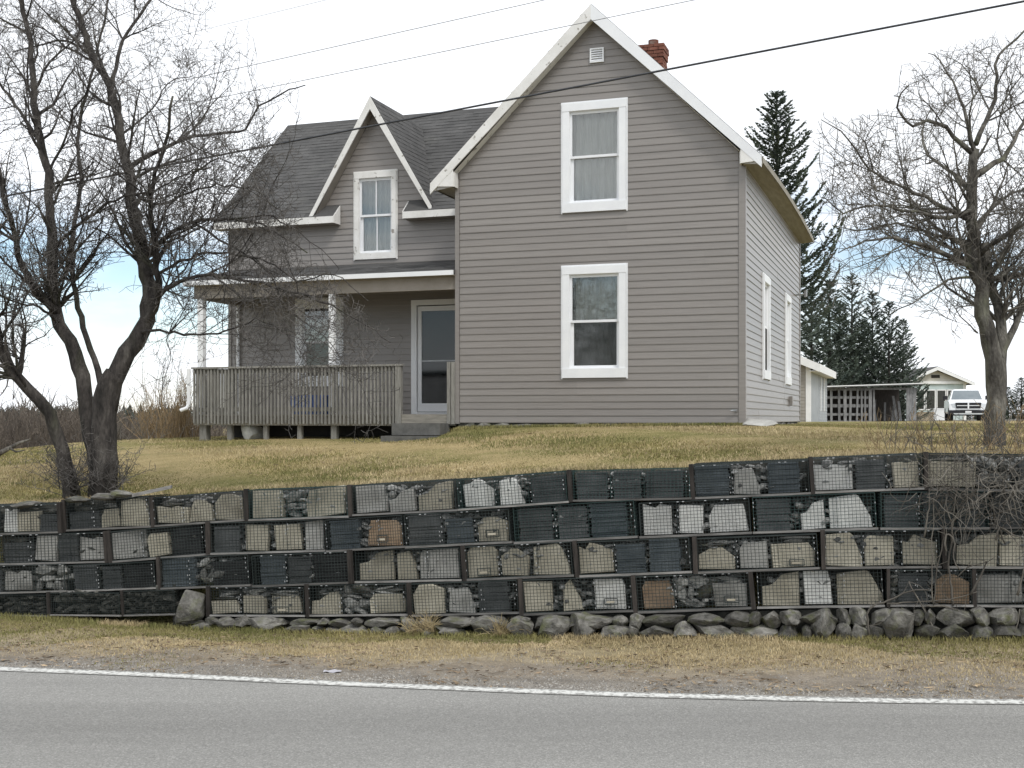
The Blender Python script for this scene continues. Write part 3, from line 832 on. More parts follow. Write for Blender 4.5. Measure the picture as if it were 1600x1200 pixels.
# rake boards, soffits and boxed eaves
for sgn, ov in ((-1, OV), (1, .33)):
    xo = -W/2+sgn*(W/2+ov); zo = zt(W/2+ov)
    b = MB(fr_loc)
    hb = .20
    poly = [(-W/2, TOP-.012), (-W/2, TOP-.012-hb*1.38), (xo, zo-.012-hb*1.0), (xo, zo-.012)]
    b.prism(poly, -FO-.035, -FO)
    fix_normals(b.build('rake_board', M['oldtrim'] if sgn < 0 else M['trim'], house))
    b = MB(fr_loc)       # underside between board and wall
    x1 = -W/2+sgn*(W/2-.02)
    b.add([(-W/2, -FO, TOP-.25),(-W/2, -.02, TOP-.25),(x1, -.02, zt(W/2)-.25),(x1, -FO, zt(W/2)-.25)], [(0,1,2,3)])
    b.build('rake_soffit', M['oldtrim'], house)
    # triangular cheek closing the eave box
    b = MB(fr_loc)
    xw = -W/2+sgn*(W/2-.03); zb_ = 4.33 if sgn < 0 else 4.40
    b.prism([(xw, zb_), (xo, zb_+.03), (xo+sgn*.01, zo-.16), (xw, zt(W/2)-.2)], -FO-.03, -FO+.0)
    fix_normals(b.build('eave_return', M['oldtrim'], house))
    b = MB(fr_loc)       # the end of the box over the corner, boarded back to the wall
    b.box(min(xw, xw-sgn*.02), max(xw, xw-sgn*.02), -FO, -.035, zb_, zt(W/2)-.24)
    b.build('eave_block', M['oldtrim'], house)
    # soffit and fascia along the eave
    vs_ = []; 
    for k in range(ny+1):
        y = -FO + (L+.15+FO)*k/ny; h = hump(y) if sgn > 0 else 0
        vs_ += [(-W/2+sgn*(W/2+.0), y, zb_+.0), (xo, y, zb_+.02+h)]
    b = MB(fr_loc); b.add(vs_, [(2*k, 2*k+1, 2*k+3, 2*k+2) for k in range(ny)])
    b.build('eave_soffit', M['soffit'], house)
    vs_ = []
    for k in range(ny+1):
        y = -FO + (L+.15+FO)*k/ny; h = hump(y) if sgn > 0 else 0
        vs_ += [(xo+sgn*.012, y, zb_+.0+h), (xo+sgn*.012, y, zo-.015+h), (xo, y, zb_+.0+h), (xo, y, zo-.015+h)]
    b = MB(fr_loc)
    b.add(vs_, [(4*k, 4*k+1, 4*k+5, 4*k+4) for k in range(ny)] + [(4*k, 4*k+4, 4*k+6, 4*k+2) for k in range(ny)])
    b.build('eave_fascia', M['soffit'], house)
# chimney on the ridge: brick by brick
ch = MB(fr_loc); cx, cy = -W/2+.06, 4.75
ch.box(cx-.235, cx+.235, cy-.235, cy+.235, 6.9, 8.12)
chim = ch.build('chimney', M['mortar'], house)
bk = MB(fr_loc); z = 6.95; k = 0
while z < 8.05:
    e = .25 + (.035 if z > 7.9 else 0) + (.02 if 7.8 < z < 7.9 else 0)
    for side in range(4):
        for i in range(3):
            u0 = -e + i*(2*e/2.5) - (.1 if k % 2 else 0); u1 = min(u0+2*e/2.5-.012, e); u0 = max(u0, -e)
            if u1-u0 < .03: continue
            j = rng.uniform(0,.008)
            if side == 0: bk.box(cx+u0, cx+u1, cy-e-j, cy-.2, z, z+.062, rng.random())
            elif side == 1: bk.box(cx+.2, cx+e+j, cy+u0, cy+u1, z+.001, z+.061, rng.random())
            elif side == 2: bk.box(cx+u0, cx+u1, cy+.2, cy+e+j, z, z+.062, rng.random())
            else: bk.box(cx-e-j, cx-.2, cy+u0, cy+u1, z+.001, z+.061, rng.random())
    z += .073; k += 1
tag(fix_normals(bk.build('bricks', M['brick'], chim, att=True)), kind='stuff')
MB(fr_loc).lathe([(.11,0),(.115,.16),(.09,.165)], (cx, cy, 8.10), sides=12).build('flue_pot', M['brick'], chim)

# -- porch wing
RY_ = WS+2.9; RT = 7.06; RS = .88; EY = WS-.32
DX = -W-2.475; DT = 6.66; DS = 1.70           # dormer: centre, ridge height, slope
def b_wing(z):
    if z < 4.22: return (WL, -W+.05)
    h = max(0.0, (DT-.2-z)/DS); return (DX-h, DX+h)
PW = (-W-3.79, .67, 2.52, 1.08)
DW = (DX+.0, 3.32, 5.14, .95)
DOOR = (-W-1.55, -W-.42, .10, 2.32)            # door opening
wing_wall = core('wing_wall', fr_wing, b_wing, ZB, DT-.21, [hole(*PW), hole(*DW, cas=.1, head=.12, sill=.13), DOOR], extra=(4.22,))
siding(fr_wing, lambda z: (max(b_wing(z)[0], WL+.07), min(b_wing(z)[1], -W-.0)), ZB, DT-.25, [cut(*PW), cut(*DW), (DOOR[0]-.12, DOOR[1]+.12, DOOR[2]-.1, DOOR[3]+.12)], wing_wall)
window(fr_wing, *PW, curtain=False, low='midglass')
window(fr_wing, *DW, cas=.1, head=.12, sill=.13, style='muntin', trim='oldtrim', curtain='lace')
# roller blind in the porch window
MB(fr_wing).box(PW[0]-.38, PW[0]+.38, -.11, -.10, 1.62, 2.1).build('window_blind', M['curtain'], house)
cb = MB(fr_wing); cb.box(WL-.012, WL+.065, -.07, .03, ZB-.02, 4.15); fix_normals(cb.build('corner_board', M['siding'], house))
MB(fr_wing).tube([(WL+.26,.07,-.05),(WL+.26,.07,2.5)], .035, 8).build('drain_pipe', M['trim'], house)
MB(fr_loc).box(WL, WL+.1, WS+.13, WS+5.7, ZB, 4.2).build('end_wall', M['siding'], house)
MB(fr_loc).prism([(WS+.1, 4.2), (WS+5.7, 4.2), (RY_, RT-.16)], WL, WL+.1, axis='x').build('end_gable', M['siding'], house)
MB(fr_loc).box(WL, -W, WS+5.6, WS+5.7, ZB, 4.2).build('rear_wall', M['siding'], house)
MB(fr_loc).box(WL+.11, -W-.01, WS+.15, WS+5.6, 2.95, 3.1).build('upper_floor', M['inner'], house)
MB(fr_loc).box(WL+.05, -W, WS+.03, WS+.3, -.75, ZB).build('foundation', M['darkstone'], house)
# storm door
d0, d1, dz0, dz1 = DOOR
b = MB(fr_wing)
b.box(d0-.10, d0+.02, 0, .06, dz0-.02, dz1).box(d1-.02, d1+.10, 0, .06, dz0-.02, dz1).box(d0-.10, d1+.10, 0, .064, dz1, dz1+.11).box(d0+.02, d1-.02, -.1, .07, dz0-.04, dz0+.02)
dr = fix_normals(b.build('door', M['trim'], house))
b = MB(fr_wing); s = .085
b.box(d0+.03, d0+.03+s, -.02, .02, dz0+.03, dz1-.02).box(d1-.03-s, d1-.03, -.02, .02, dz0+.03, dz1-.02).box(d0+.03+s, d1-.03-s, -.02, .02, dz1-.12, dz1-.02).box(d0+.03+s, d1-.03-s, -.02, .02, dz0+.03, dz0+.2)
fix_normals(b.build('door_leaf', M['trim'], dr))
MB(fr_wing).box(d0+.03+s, d1-.03-s, -.004, .002, dz0+.2, dz1-.12).build('pane', M['darkglass'], dr)
MB(fr_wing).box(d0+.03+s, d1-.03-s, -.008, .01, dz0+1.06, dz0+1.085).build('glazing_bar', M['galv'], dr)
MB(fr_wing).tube([(d1-.08,.02,dz0+1.0),(d1-.08,.07,dz0+1.0),(d1-.08,.07,dz0+1.14),(d1-.08,.02,dz0+1.14)], .009).build('handle', M['blackplastic'], dr)
MB(fr_wing).box(d0+.0, d1-.0, -.11, -.08, dz0, dz1).build('inner_door', M['inner'], dr)
# wing roof
x0, x1 = WL-.2, -W+.1
CL, CR = -W-3.30, -W-1.72                       # the eave breaks here for the dormer wall
def zr(y): return RT-RS*abs(y-RY_)
b = MB(fr_loc)
def slope(xa, xb, ya):
    yb = RY_
    b.hexa([(xa,ya,zr(ya)-.08),(xb,ya,zr(ya)-.08),(xb,yb,RT-.08),(xa,yb,RT-.08),(xa,ya,zr(ya)),(xb,ya,zr(ya)),(xb,yb,RT),(xa,yb,RT)])
slope(x0, CL, EY); slope(CL, CR, WS+.85); slope(CR, x1, EY)
yb = RY_+(RY_-EY)
b.hexa([(x0,RY_,RT-.08),(-W+2.5,RY_,RT-.08),(x1,yb,zr(yb)-.08),(x0,yb,zr(yb)-.08),(x0,RY_,RT),(-W+2.5,RY_,RT),(x1,yb,zr(yb)),(x0,yb,zr(yb))])
b.hexa([(x1,RY_-2,zr(RY_-2)-.08),(x1+.2,RY_-2,zr(RY_-2)-.08),(-W+2.5,RY_,RT-.08),(x1,RY_,RT-.08),(x1,RY_-2,zr(RY_-2)),(x1+.2,RY_-2,zr(RY_-2)),(-W+2.5,RY_,RT),(x1,RY_,RT)])
wing_roof = fix_normals(b.build('wing_roof', M['shingle'], house))
b = MB(fr_loc); c_ = .14; cs_ = math.hypot(1, RS)
def keepw(p):
    if CL < p.x < CR and p.y < WS+.02: return False
    zd = DT - DS*abs(p.x-DX)
    return p.z > zd-.02
roof_tabs(b, (x0, EY, zr(EY)+.002), (1,0,0), Vector((0, c_/cs_, c_*RS/cs_)), 22, int((RY_-EY)*cs_/c_), x1-x0+.6, keepw)
tag(b.build('shingle_courses', M['shingle'], wing_roof, att=True), kind='stuff')
MB(fr_loc).prism([(RY_-.12, RT-.1), (RY_, RT+.02), (RY_+.12, RT-.1)], x0, -W+.9, axis='x').build('ridge_cap', M['shingle'], house)
# rake edge at the far end
b = MB(fr_loc)
b.add([(x0-.02,EY,zr(EY)-.14),(x0-.02,EY,zr(EY)+.0),(x0-.02,RY_,RT),(x0-.02,RY_,RT-.14),(x0+.02,EY,zr(EY)-.14),(x0+.02,EY,zr(EY)),(x0+.02,RY_,RT),(x0+.02,RY_,RT-.14)],
      [(0,1,2,3),(7,6,5,4),(0,4,5,1),(0,3,7,4)])
fix_normals(b.build('rake_board', M['oldtrim'], house))
# boxed eaves either side of the dormer
for xa, xb in ((x0, CL), (CR, -W-.02)):
    zo = zr(EY)
    b = MB(fr_loc); b.box(xa, xb, EY-.025, EY, zo-.15, zo-.01); b.build('eave_fascia', M['oldtrim'], house)
    b = MB(fr_loc); b.box(xa, xb, EY, WS-.03, zo-.15, zo-.13); b.build('eave_soffit', M['taupe'], house)
    if xb == CL or xa == CR:
        xx = CL if xb == CL else CR
        b = MB(fr_loc); b.prism([(EY, zo-.15),(WS-.03, zo-.15),(WS-.03, zr(WS-.03)-.0),(EY, zo)], xx-.012, xx+.012, axis='x'); b.build('eave_return', M['oldtrim'], house)
# dormer roof
DF = WS-.27
for sg in (-1, 1):
    hw = (DT-4.32)/DS
    if sg < 0: hw += .06
    zb_ = DT-DS*hw
    yt = RY_-(RT-DT)/RS + .05; ybk = max(DF+.05, RY_-(RT-zb_)/RS)
    A_ = Vector((DX, DF, DT)); B_ = Vector((DX+sg*hw, DF, zb_)); C2 = Vector((DX+sg*hw, ybk+.05, zb_)); D_ = Vector((DX, yt, DT))
    b = MB(fr_loc); t = Vector((0,0,.07))
    b.hexa([A_-t, B_-t, C2-t, D_-t, A_, B_, C2, D_])
    dro = fix_normals(b.build('dormer_roof', M['shingle'], house))
    b = MB(fr_loc)
    cd = .13; nd = int(hw*math.hypot(1,DS)/cd)
    for j in range(nd):
        f0, f1 = j/nd, (j+1)/nd
        for i in range(12):
            q0 = B_.lerp(A_, f0); q1 = B_.lerp(A_, f1); e0 = C2.lerp(D_, f0); e1 = C2.lerp(D_, f1)
            u0, u1 = i/12, (i+1)/12
            nrm = Vector((sg*DS, 0, 1)).normalized()
            a0, a1 = q0.lerp(e0, u0), q0.lerp(e0, u1); c0, c1 = q1.lerp(e1, u0), q1.lerp(e1, u1)
            li = nrm*(.008+rng.uniform(-.003,.003))
            b.add([a0+nrm*.001, a1+nrm*.001, a1+li, a0+li, c0+nrm*.002, c1+nrm*.002], [(0,1,2,3),(3,2,5,4)], rng.random())
    tag(b.build('shingle_courses', M['shingle'], dro, att=True), kind='stuff')
    b = MB(fr_loc)
    vh = .17*math.hypot(1, DS)*.62
    b.prism([(DX, DT-.01), (DX, DT-.01-vh*1.25), (DX+sg*(hw+.0), zb_-vh*.75), (DX+sg*(hw+.0), zb_-.01)], DF-.03, DF)
    fix_normals(b.build('rake_board', M['oldtrim'], house))
    b = MB(fr_loc)
    b.add([(DX, DF, DT-.2),(DX, WS-.02, DT-.2),(DX+sg*(hw-.06), WS-.02, zb_-.1),(DX+sg*(hw-.06), DF, zb_-.1)], [(0,1,2,3)])
    b.build('rake_soffit', M['taupe'], house)

# -- porch
PX0, PX1 = -W-5.78, -W-.02
DK = .07
b = MB(fr_loc); b.box(PX0, PX1, .02, .06, DK-.22, DK-.03); b.build('rim_board', M['deckwood'], house)
MB(fr_loc).box(PX0, PX0+.04, .06, WS, DK-.22, DK-.03).build('rim_board', M['deckwood'], house)
for i in range(12):
    y0 = .0+i*.1425
    if y0+.138 > WS-.02: break
    MB(fr_loc).box(PX0-.02, PX1, y0, y0+.138, DK-.03, DK-.001*(i % 3)).build('deck_board', M['deckwood'], house)
MB(fr_loc).box(-W-1.12, PX1, -.03, .0, DK-.17, DK+.0).build('stair_rim', M['deckwood'], house)
for px_, w in ((-5.60,.16), (-4.98,.10), (-4.15,.09), (-3.38,.09), (-2.62,.12)):
    X = -W+px_
    MB(fr_loc).box(X-w/2, X+w/2, .07, .07+w, -.72, DK-.22).build('deck_support', M['wood'], house)
MB(fr_loc).box(PX0+.1, PX1, 1.15, 1.2, -.72, DK-.2).build('underdeck_shade', M['inner'], house)  # dark sheet added to stand for the shade under the deck
# railing
rail = MB(fr_loc); RX0, RX1 = PX0+.01, -W-1.125
rail.box(RX0-.03, RX1+.02, -.06, .08, 1.00, 1.035)
rail = rail.build('porch_railing', M['wood'], house)
MB(fr_loc).box(RX0, RX1, .0, .04, .9, .99).build('top_rail', M['wood'], rail)
MB(fr_loc).box(RX0, RX1, .0, .04, .06+DK, .14+DK).build('bottom_rail', M['wood'], rail)
nb = 56
bm_ = MB().box(-.0175,.0175,-.036,-.002,-.12,1.0).mesh('baluster', M['wood'])
for i in range(nb):
    o = link('baluster', bm_, rail); o.location = (RX0+.03+(RX1-.16-RX0-.03)*i/(nb-1)+rng.uniform(-.006,.006), rng.uniform(-.003,.003), G+rng.uniform(-.012,.012)); o.rotation_euler = (0, rng.uniform(-.006,.006), 0)
MB(fr_loc).box(RX1-.12, RX1, -.045, .05, -.13, 1.0).build('newel_post', M['wood'], rail)
for i in range(14):
    o = link('baluster', bm_, rail); o.rotation_euler = (0, 0, math.pi/2); o.location = (RX0+.0, .1+i*.115, G); o.scale = (1.6, 1, 1)
MB(fr_loc).box(RX0-.02, RX0+.1, .085, WS-.05, 1.0, 1.03).build('rail_cap', M['wood'], rail)
for k in range(2):
    MB(fr_loc).box(-W-.17+k*.085, -W-.10+k*.085, -.05, .0, -.12, 1.06).build('stair_board', M['wood'], rail)
MB(fr_loc).box(-W-.12, -W-.04, .0, .9, .98, 1.03).build('hand_rail', M['wood'], rail)
# posts, beam and roof
PT, PF = 3.22, 2.78
for X, w in ((PX0+.12, .13), (-W-2.67, .105)):
    MB(fr_loc).box(X-w/2, X+w/2, .06, .06+w, DK, 2.46).build('porch_post', M['trim'], house)
MB(fr_loc).box(PX0-.02, PX1, .05, .15, 2.44, 2.70).build('porch_beam', M['taupe'], house)
MB(fr_loc).box(PX0-.02, PX0+.08, .15, WS-.03, 2.44, 2.70).build('porch_beam', M['taupe'], house)
b = MB(fr_loc); xa, xb = PX0-.15, -W-.015
b.hexa([(xa,-.10,PF-.06),(xb,-.10,PF-.06),(xb,WS,PT-.06),(xa,WS,PT-.06),(xa,-.10,PF),(xb,-.10,PF),(xb,WS-.03,PT),(xa,WS-.03,PT)])
pr = fix_normals(b.build('porch_roof', M['shingle'], house))
b = MB(fr_loc); roof_tabs(b, (xa,-.10,PF+.002), (1,0,0), Vector((0,.138,.138*(PT-PF)/(WS+.1))), 19, 12, xb-xa)
tag(b.build('shingle_courses', M['shingle'], pr, att=True), kind='stuff')
MB(fr_loc).box(xa-.02, xb, -.135, -.10, PF-.085, PF+.004).build('porch_fascia', M['trim'], house)
MB(fr_loc).box(xa-.02, xb, -.10, .05, PF-.09, PF-.075).build('porch_soffit', M['taupe'], house)
MB(fr_loc).box(PX0, PX1, .15, WS-.03, 2.60, 2.62).build('porch_ceiling', M['taupe'], house)
# downspout at the porch corner
MB(fr_loc).tube([(PX0-.05,-.09,1.0),(PX0-.05,-.09,.28),(PX0-.08,-.12,.2),(PX0-.2,-.16,.15)], .038, 8).build('downspout', M['trim'], house)

def to_world(x, y, z):
    c, s = math.cos(HR), math.sin(HR)
    return Vector((house.location.x + c*x - s*y, house.location.y + s*x + c*y, E+z))
# steps, tub, rocks: things of their own by the porch
p = to_world(-W-.62, -.42, -.45)
st = empty('porch_steps', (p.x, p.y, gz(p.x, p.y)-.02), HR)
MB().box(-.50,.48,-.05,.44,.10,.32).build('step', M['concrete'], st)
MB().box(-.62,.52,-.28,.46,-.12,.085).build('step', M['concrete'], st)
tag(st, 'two weathered concrete steps below the glass storm door', 'steps')
p = to_world(-W-3.25, .32, DK)
tb = empty('plastic_tub', (p.x, p.y, p.z), HR)
b = MB(); 
b.hexa([(-.32,-.19,0),(.32,-.19,0),(.32,.19,0),(-.32,.19,0),(-.36,-.22,.33),(.36,-.22,.33),(.36,.22,.33),(-.36,.22,.33)])
fix_normals(b.build('bin', M['bluetub'], tb))
MB().box(-.38,.38,-.24,.24,.33,.37).box(-.33,.33,-.19,.19,.37,.385).build('lid', M['bluetub'], tb)
tag(tb, 'blue plastic storage tub behind the porch railing', 'tub')
p = to_world(-W-4.62, .45, -.5)
me = rock_mesh(91, .8, 3, .3); me.materials.clear(); me.materials.append(M['s_c'])
o = link('rock', me); o.location = (p.x, p.y, gz(p.x,p.y)+.12); o.scale = scaled(me, .62, .5, .42); o.rotation_euler = (0,.3,.4)
tag(o, 'pale grey rock lying under the porch deck', 'rock')
p = to_world(.17, .25, -.2)
me = rock_mesh(95, .4, 3, .25); me.materials.clear(); me.materials.append(M['s_g'])
o = link('flat_stone', me); o.location = (p.x, p.y, gz(p.x,p.y)+.03); o.scale = scaled(me, .75, 1.6, .2); o.rotation_euler = (0,.03,HR+.1)
tag(o, 'broken flat stone at the corner of the house foundation', 'stone')
# ------------------------------------------------------------------ wall of wire traps filled with stone
TL, TH, TD = 1.2, .37, .52     # nominal trap
def wires(m):
    b = MB(); r = .0029; p = .0375
    def bar(a, c):
        a = Vector(a); c = Vector(c); d = (c-a).normalized()
        s = d.orthogonal().normalized()*r; t = d.cross(s).normalized()*r
        b.add([a+s, a+t, a-s, a-t, c+s, c+t, c-s, c-t], [(0,1,5,4),(1,2,6,5),(2,3,7,6),(3,0,4,7)])
    nx, nz, nyy = 32, 10, 13
    X = [-TL/2+.005+(TL-.01)*i/nx for i in range(nx+1)]; Z = [.022+(TH-.03)*i/nz for i in range(nz+1)]; Yy = [.004+(TD-.01)*i/nyy for i in range(nyy+1)]
    for x in X: bar((x,0,Z[0]),(x,0,Z[-1])); bar((x,Yy[0],Z[-1]),(x,Yy[-1],Z[-1]))
    for z in Z: bar((X[0],-.003,z),(X[-1],-.003,z))
    for y in Yy: bar((X[0],y,Z[-1]+.003),(X[-1],y,Z[-1]+.003))
    for xx in (X[0], X[-1], X[11], X[22]):
        for y in Yy: bar((xx,y,Z[0]),(xx,y,Z[-1]))
        for z in Z: bar((xx,Yy[0],z),(xx,Yy[-1],z))
    # heavier rim along the edges
    r = .005
    for z in (Z[0], Z[-1]): bar((X[0],-.004,z),(X[-1],-.004,z))
    for x in (X[0], X[-1]): bar((x,-.004,Z[0]),(x,-.004,Z[-1]))
    return b.mesh('wire_mesh', m)
WIRE = [wires(M['wire_black']), wires(M['wire_black']), wires(M['wire_green'])]
def clips(seed):
    r_ = random.Random(seed); b = MB()
    for xx in (-TL/2+.02, -TL/2+TL*11/32, -TL/2+TL*22/32, TL/2-.02):
        if r_.random() < .3: continue
        for sx in (-.012, .014):
            for k in range(6):
                if r_.random() < .62: continue
                z = .05+k*.052+r_.uniform(-.01,.01)
                b.box(xx+sx-.0035, xx+sx+.0035, -.012, -.005, z, z+.016)
    if r_.random() < .25:
        x = -TL/2+.06
        while x < TL/2-.06:
            if r_.random() < .6: b.box(x, x+.022, -.012, -.005, TH-.014, TH-.006)
            x += .06
    return b.mesh('steel_clips', M['clip'])
CLIPS = [clips(s) for s in range(6)]
def rubble(seed, m):
    """loose small stone packed behind the face slabs"""
    import bmesh
    r_ = random.Random(seed); b = MB()
    base = []
    for _ in range(5):
        bm = bmesh.new(); bmesh.ops.create_icosphere(bm, subdivisions=1, radius=.5)
        for v in bm.verts: v.co *= 1+r_.uniform(-.25,.2)
        base.append(([v.co.copy() for v in bm.verts], [tuple(v.index for v in f.verts) for f in bm.faces])); bm.free()
    for k in range(95):
        vs_, fs_ = r_.choice(base)
        sx, sy, sz = r_.uniform(.08,.2), r_.uniform(.07,.13), r_.uniform(.03,.085)
        x = r_.uniform(-TL/2+.1, TL/2-.1); y = r_.uniform(.075,.24); z = r_.uniform(.05, TH-.05)
        rot = Matrix.Rotation(r_.uniform(-.5,.5), 3, 'Y') @ Matrix.Rotation(r_.uniform(0,6), 3, 'Z')
        b.add([(q.x+x, max(q.y+y, .03), min(max(q.z+z, .026), TH-.012)) for q in (rot @ Vector((v.x*sx, v.y*sy, v.z*sz)) for v in vs_)], fs_, r_.random())
    return b.mesh('rubble', m, att=True)
M['rubble'] = material('rubble_stone', [(.14,.143,.14),(.28,.278,.265)], scale=6, rough=.95, att=.55, bump=.4, bump_scale=30, fine=.15)
M['rubstone'] = material('mixed_rubble', [(.17,.17,.16),(.33,.328,.31)], scale=5, rough=.95, rnd=.5, bump=.4, bump_scale=25, fine=.15)
LROCKS = [rock_mesh(s+200, .6, 2, .3, 'rubstone') for s in range(8)]
RUB = [rubble(s, M['rubble']) for s in range(4)]
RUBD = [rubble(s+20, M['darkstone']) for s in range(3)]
BACK = MB().box(-TL/2+.02, TL/2-.02, .2, TD, .02, TH-.02).mesh('packed_fill', M['darkstone'])  # stone fill as one block, shade behind the slabs put into its colour
RUN = {}
def runner(seed):
    r_ = random.Random(seed); b = MB()
    s0, s1 = r_.uniform(0,.012), r_.uniform(0,.012)
    b.hexa([(-TL/2-.01,-.02,-.006+s0),(TL/2+.01,-.02,-.006+s1),(TL/2+.01,.07,-.006),(-TL/2-.01,.07,-.006),
            (-TL/2-.01,-.02,.016+s0),(TL/2+.01,-.02,.016+s1),(TL/2+.01,.07,.018),(-TL/2-.01,.07,.018)])
    return b.mesh('runner', M['runner'])
RUNS = [runner(s) for s in range(4)]
ENDP = MB().box(-.022,.022,-.022,.03,.0,TH+.012).mesh('end_post', M['darkpost'])
VENT = MB()
for k, (a0,a1,c0,c1) in enumerate([(-.085,-.075,-.045,.045),(.075,.085,-.045,.045),(-.075,.075,.035,.045),(-.075,.075,-.045,-.035)]): VENT.box(a0,a1,-.009,-.004,c0,c1)
VENTF = VENT.mesh('escape_vent', M['wire_black'])
VENTP = MB().box(-.055,.04,-.010,-.007,-.018,.006).mesh('vent_plate', M['vent'])

def slab_outline(w, h, r_, shape):
    j = lambda s: r_.uniform(-s, s)
    if shape == 'diag': return [(-w/2,0),(w/2,0),(w/2-.01,h*.30),(w/2-w*.28,h*.93),(w/2-w*.36,h),(-w/2,h*.9)]
    if shape == 'diagl': return [(-w/2,0),(w/2,0),(w/2,h),(w*.05,h*.92),(-w*.22,h*.62),(-w/2,h*.55)]
    if shape == 'tri': return [(-w/2,0),(w/2,.01),(w*.35,h*.35),(-w*.08,h),(-w/2+.01,h*.78)]
    if shape == 'round': return [(-w/2+.01,0),(w/2-.01,0),(w/2,h*.8),(w*.1,h),(-w*.3,h*.97),(-w/2,h*.66)]
    if shape == 'spike': return [(-w/2,0),(w/2,0),(w*.42,h*.45),(w*.16,h*.95),(w*.05,h),(0,h*.66),(-w*.12,h*.98),(-w/2,h*.9)]
    p = [(-w/2+j(.012),j(.006)+.006),(w/2+j(.012),j(.006)+.006)]
    u = r_.random()
    if u < .22: return p + [(w/2+j(.02),h*r_.uniform(.5,.8)),(w*.1+j(.05)*w,h*r_.uniform(.85,1)),(-w*.15,h),(-w*.3,h*r_.uniform(.7,.95)),(-w/2+j(.02),h*r_.uniform(.6,.9))]
    if u < .4: return p + [(w/2+j(.01),h*r_.uniform(.8,1)),(w*.12,h*r_.uniform(.93,1)),(-w*.05,h*r_.uniform(.78,.9)),(-w/2+j(.01),h)]
    if r_.random() < .45: p += [(w/2+j(.008),h*r_.uniform(.55,.85)),(w/2-w*r_.uniform(.05,.16),h+j(.008))]
    else: p += [(w/2+j(.012),h+j(.012))]
    if r_.random() < .45: p += [(-w/2+w*r_.uniform(.05,.2),h+j(.008)),(-w/2+j(.008),h*r_.uniform(.55,.88))]
    else: p += [(-w/2+j(.012),h+j(.012))]
    return p
NAMES = {'t':'tan slab','T':'tan slab','c':'pale slab','C':'pale slab','g':'grey slab','G':'grey slab','o':'rusty slab','O':'rusty slab','d':'dark slates','b':'blue slates','k':'black slates','r':'loose rubble'}
def make_face(root, code, xa, xb, hf, r_, shape):
    """one compartment's stone face, in trap coordinates"""
    w = (xb-xa)*1.03; c = (xa+xb)/2; H = TH-.04; hf = min(1.0, hf*1.12)
    xa, xb = c-w/2, c+w/2
    low = code.lower()
    if low in 'tcgo':
        h = H*hf
        pl = slab_outline(w, h, r_, shape)
        b = MB(); t = r_.uniform(.05,.09); n = len(pl); ch = .006
        inn = [(x*(1-ch*2/max(w,.05)), z+(ch if z < h/2 else -ch)) for x, z in pl]
        vs_ = [(x, 0, z) for x, z in inn] + [(x, ch*1.2, z) for x, z in pl] + [(x, t, z) for x, z in pl]
        fs_ = [tuple(range(n))] + [(i, i+n, (i+1)%n+n, (i+1)%n) for i in range(n)] + [(i+n, i+2*n, (i+1)%n+2*n, (i+1)%n+n) for i in range(n)] + [tuple(range(3*n-1, 2*n-1, -1))]
        b.add(vs_, fs_)
        o = fix_normals(b.build('stone_slab', M['s_'+low], root))
        o.location = (c, .022+r_.uniform(0,.012), .026); o.rotation_euler = (r_.uniform(-.12,.03), r_.gauss(0,.035), r_.gauss(0,.06))
        if code.isupper() and r_.random() < .55:
            v = link('escape_vent', VENTF, root); v.location = (c+r_.uniform(-.04,.05), 0, .09+r_.uniform(-.015,.03)); v.scale = (r_.uniform(.8,1.05), 1, r_.uniform(.75,1.05)); v.rotation_euler = (0, r_.gauss(0,.03), 0)
            q = link('vent_plate', VENTP, v)
        # thin packing stones above a low slab
        if hf < .8:
            z = .026+h+.005
            while z < TH-.05:
                sh = r_.uniform(.02,.035)
                s = stone(root, LROCKS if r_.random() < .6 else ROCKS[6:], c+r_.uniform(-.05,.05), .075, z+sh/2, w*r_.uniform(.5,.95), .09, sh*1.5, r_.uniform(-.15,.15), r_=r_)
                z += sh*1.1
    elif low in 'dbk':
        H2 = H*hf; z = .026; k = 0
        b = MB()
        while z < .026+H2-.01:
            th = min(r_.uniform(.016,.04), .026+H2-z)
            e0, e1 = r_.uniform(0,.02), r_.uniform(0,.02); f = r_.uniform(0,.016); sl = r_.uniform(-.004,.004)
            b.hexa([(xa+e0,.018+f,z),(xb-e1,.018+f,z+sl),(xb-e1,.15,z+sl),(xa+e0,.15,z),(xa+e0,.019+f,z+th-.003),(xb-e1,.019+f,z+th-.003+sl),(xb-e1,.15,z+th-.003+sl),(xa+e0,.15,z+th-.003)], r_.random())
            z += th
        m = M['s_'+low]
        tag(fix_normals(b.build('slate_stack', m, root)), kind='stuff')
        if hf < .8:
            s = stone(root, DROCKS, c, .08, z+.03, w*.8, .1, .07, r_.uniform(-.1,.1), r_=r_)
    else:
        z = .03
        while z < TH-.06:
            x = xa; sh = r_.choice([.035,.06,.09,.12])*r_.uniform(.8,1.2)
            while x < xb-.03:
                sw = r_.choice([.06,.10,.15,.22])*r_.uniform(.8,1.2)
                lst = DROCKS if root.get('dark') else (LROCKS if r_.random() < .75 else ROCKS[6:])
                stone(root, lst, x+sw/2, .07+r_.uniform(0,.04), z+sh/2+r_.uniform(-.012,.012), sw*1.12, .12, sh*1.22, r_.uniform(-.5,.5), r_=r_).rotation_euler[1] = r_.gauss(0,.28)
                x += sw
            z += sh

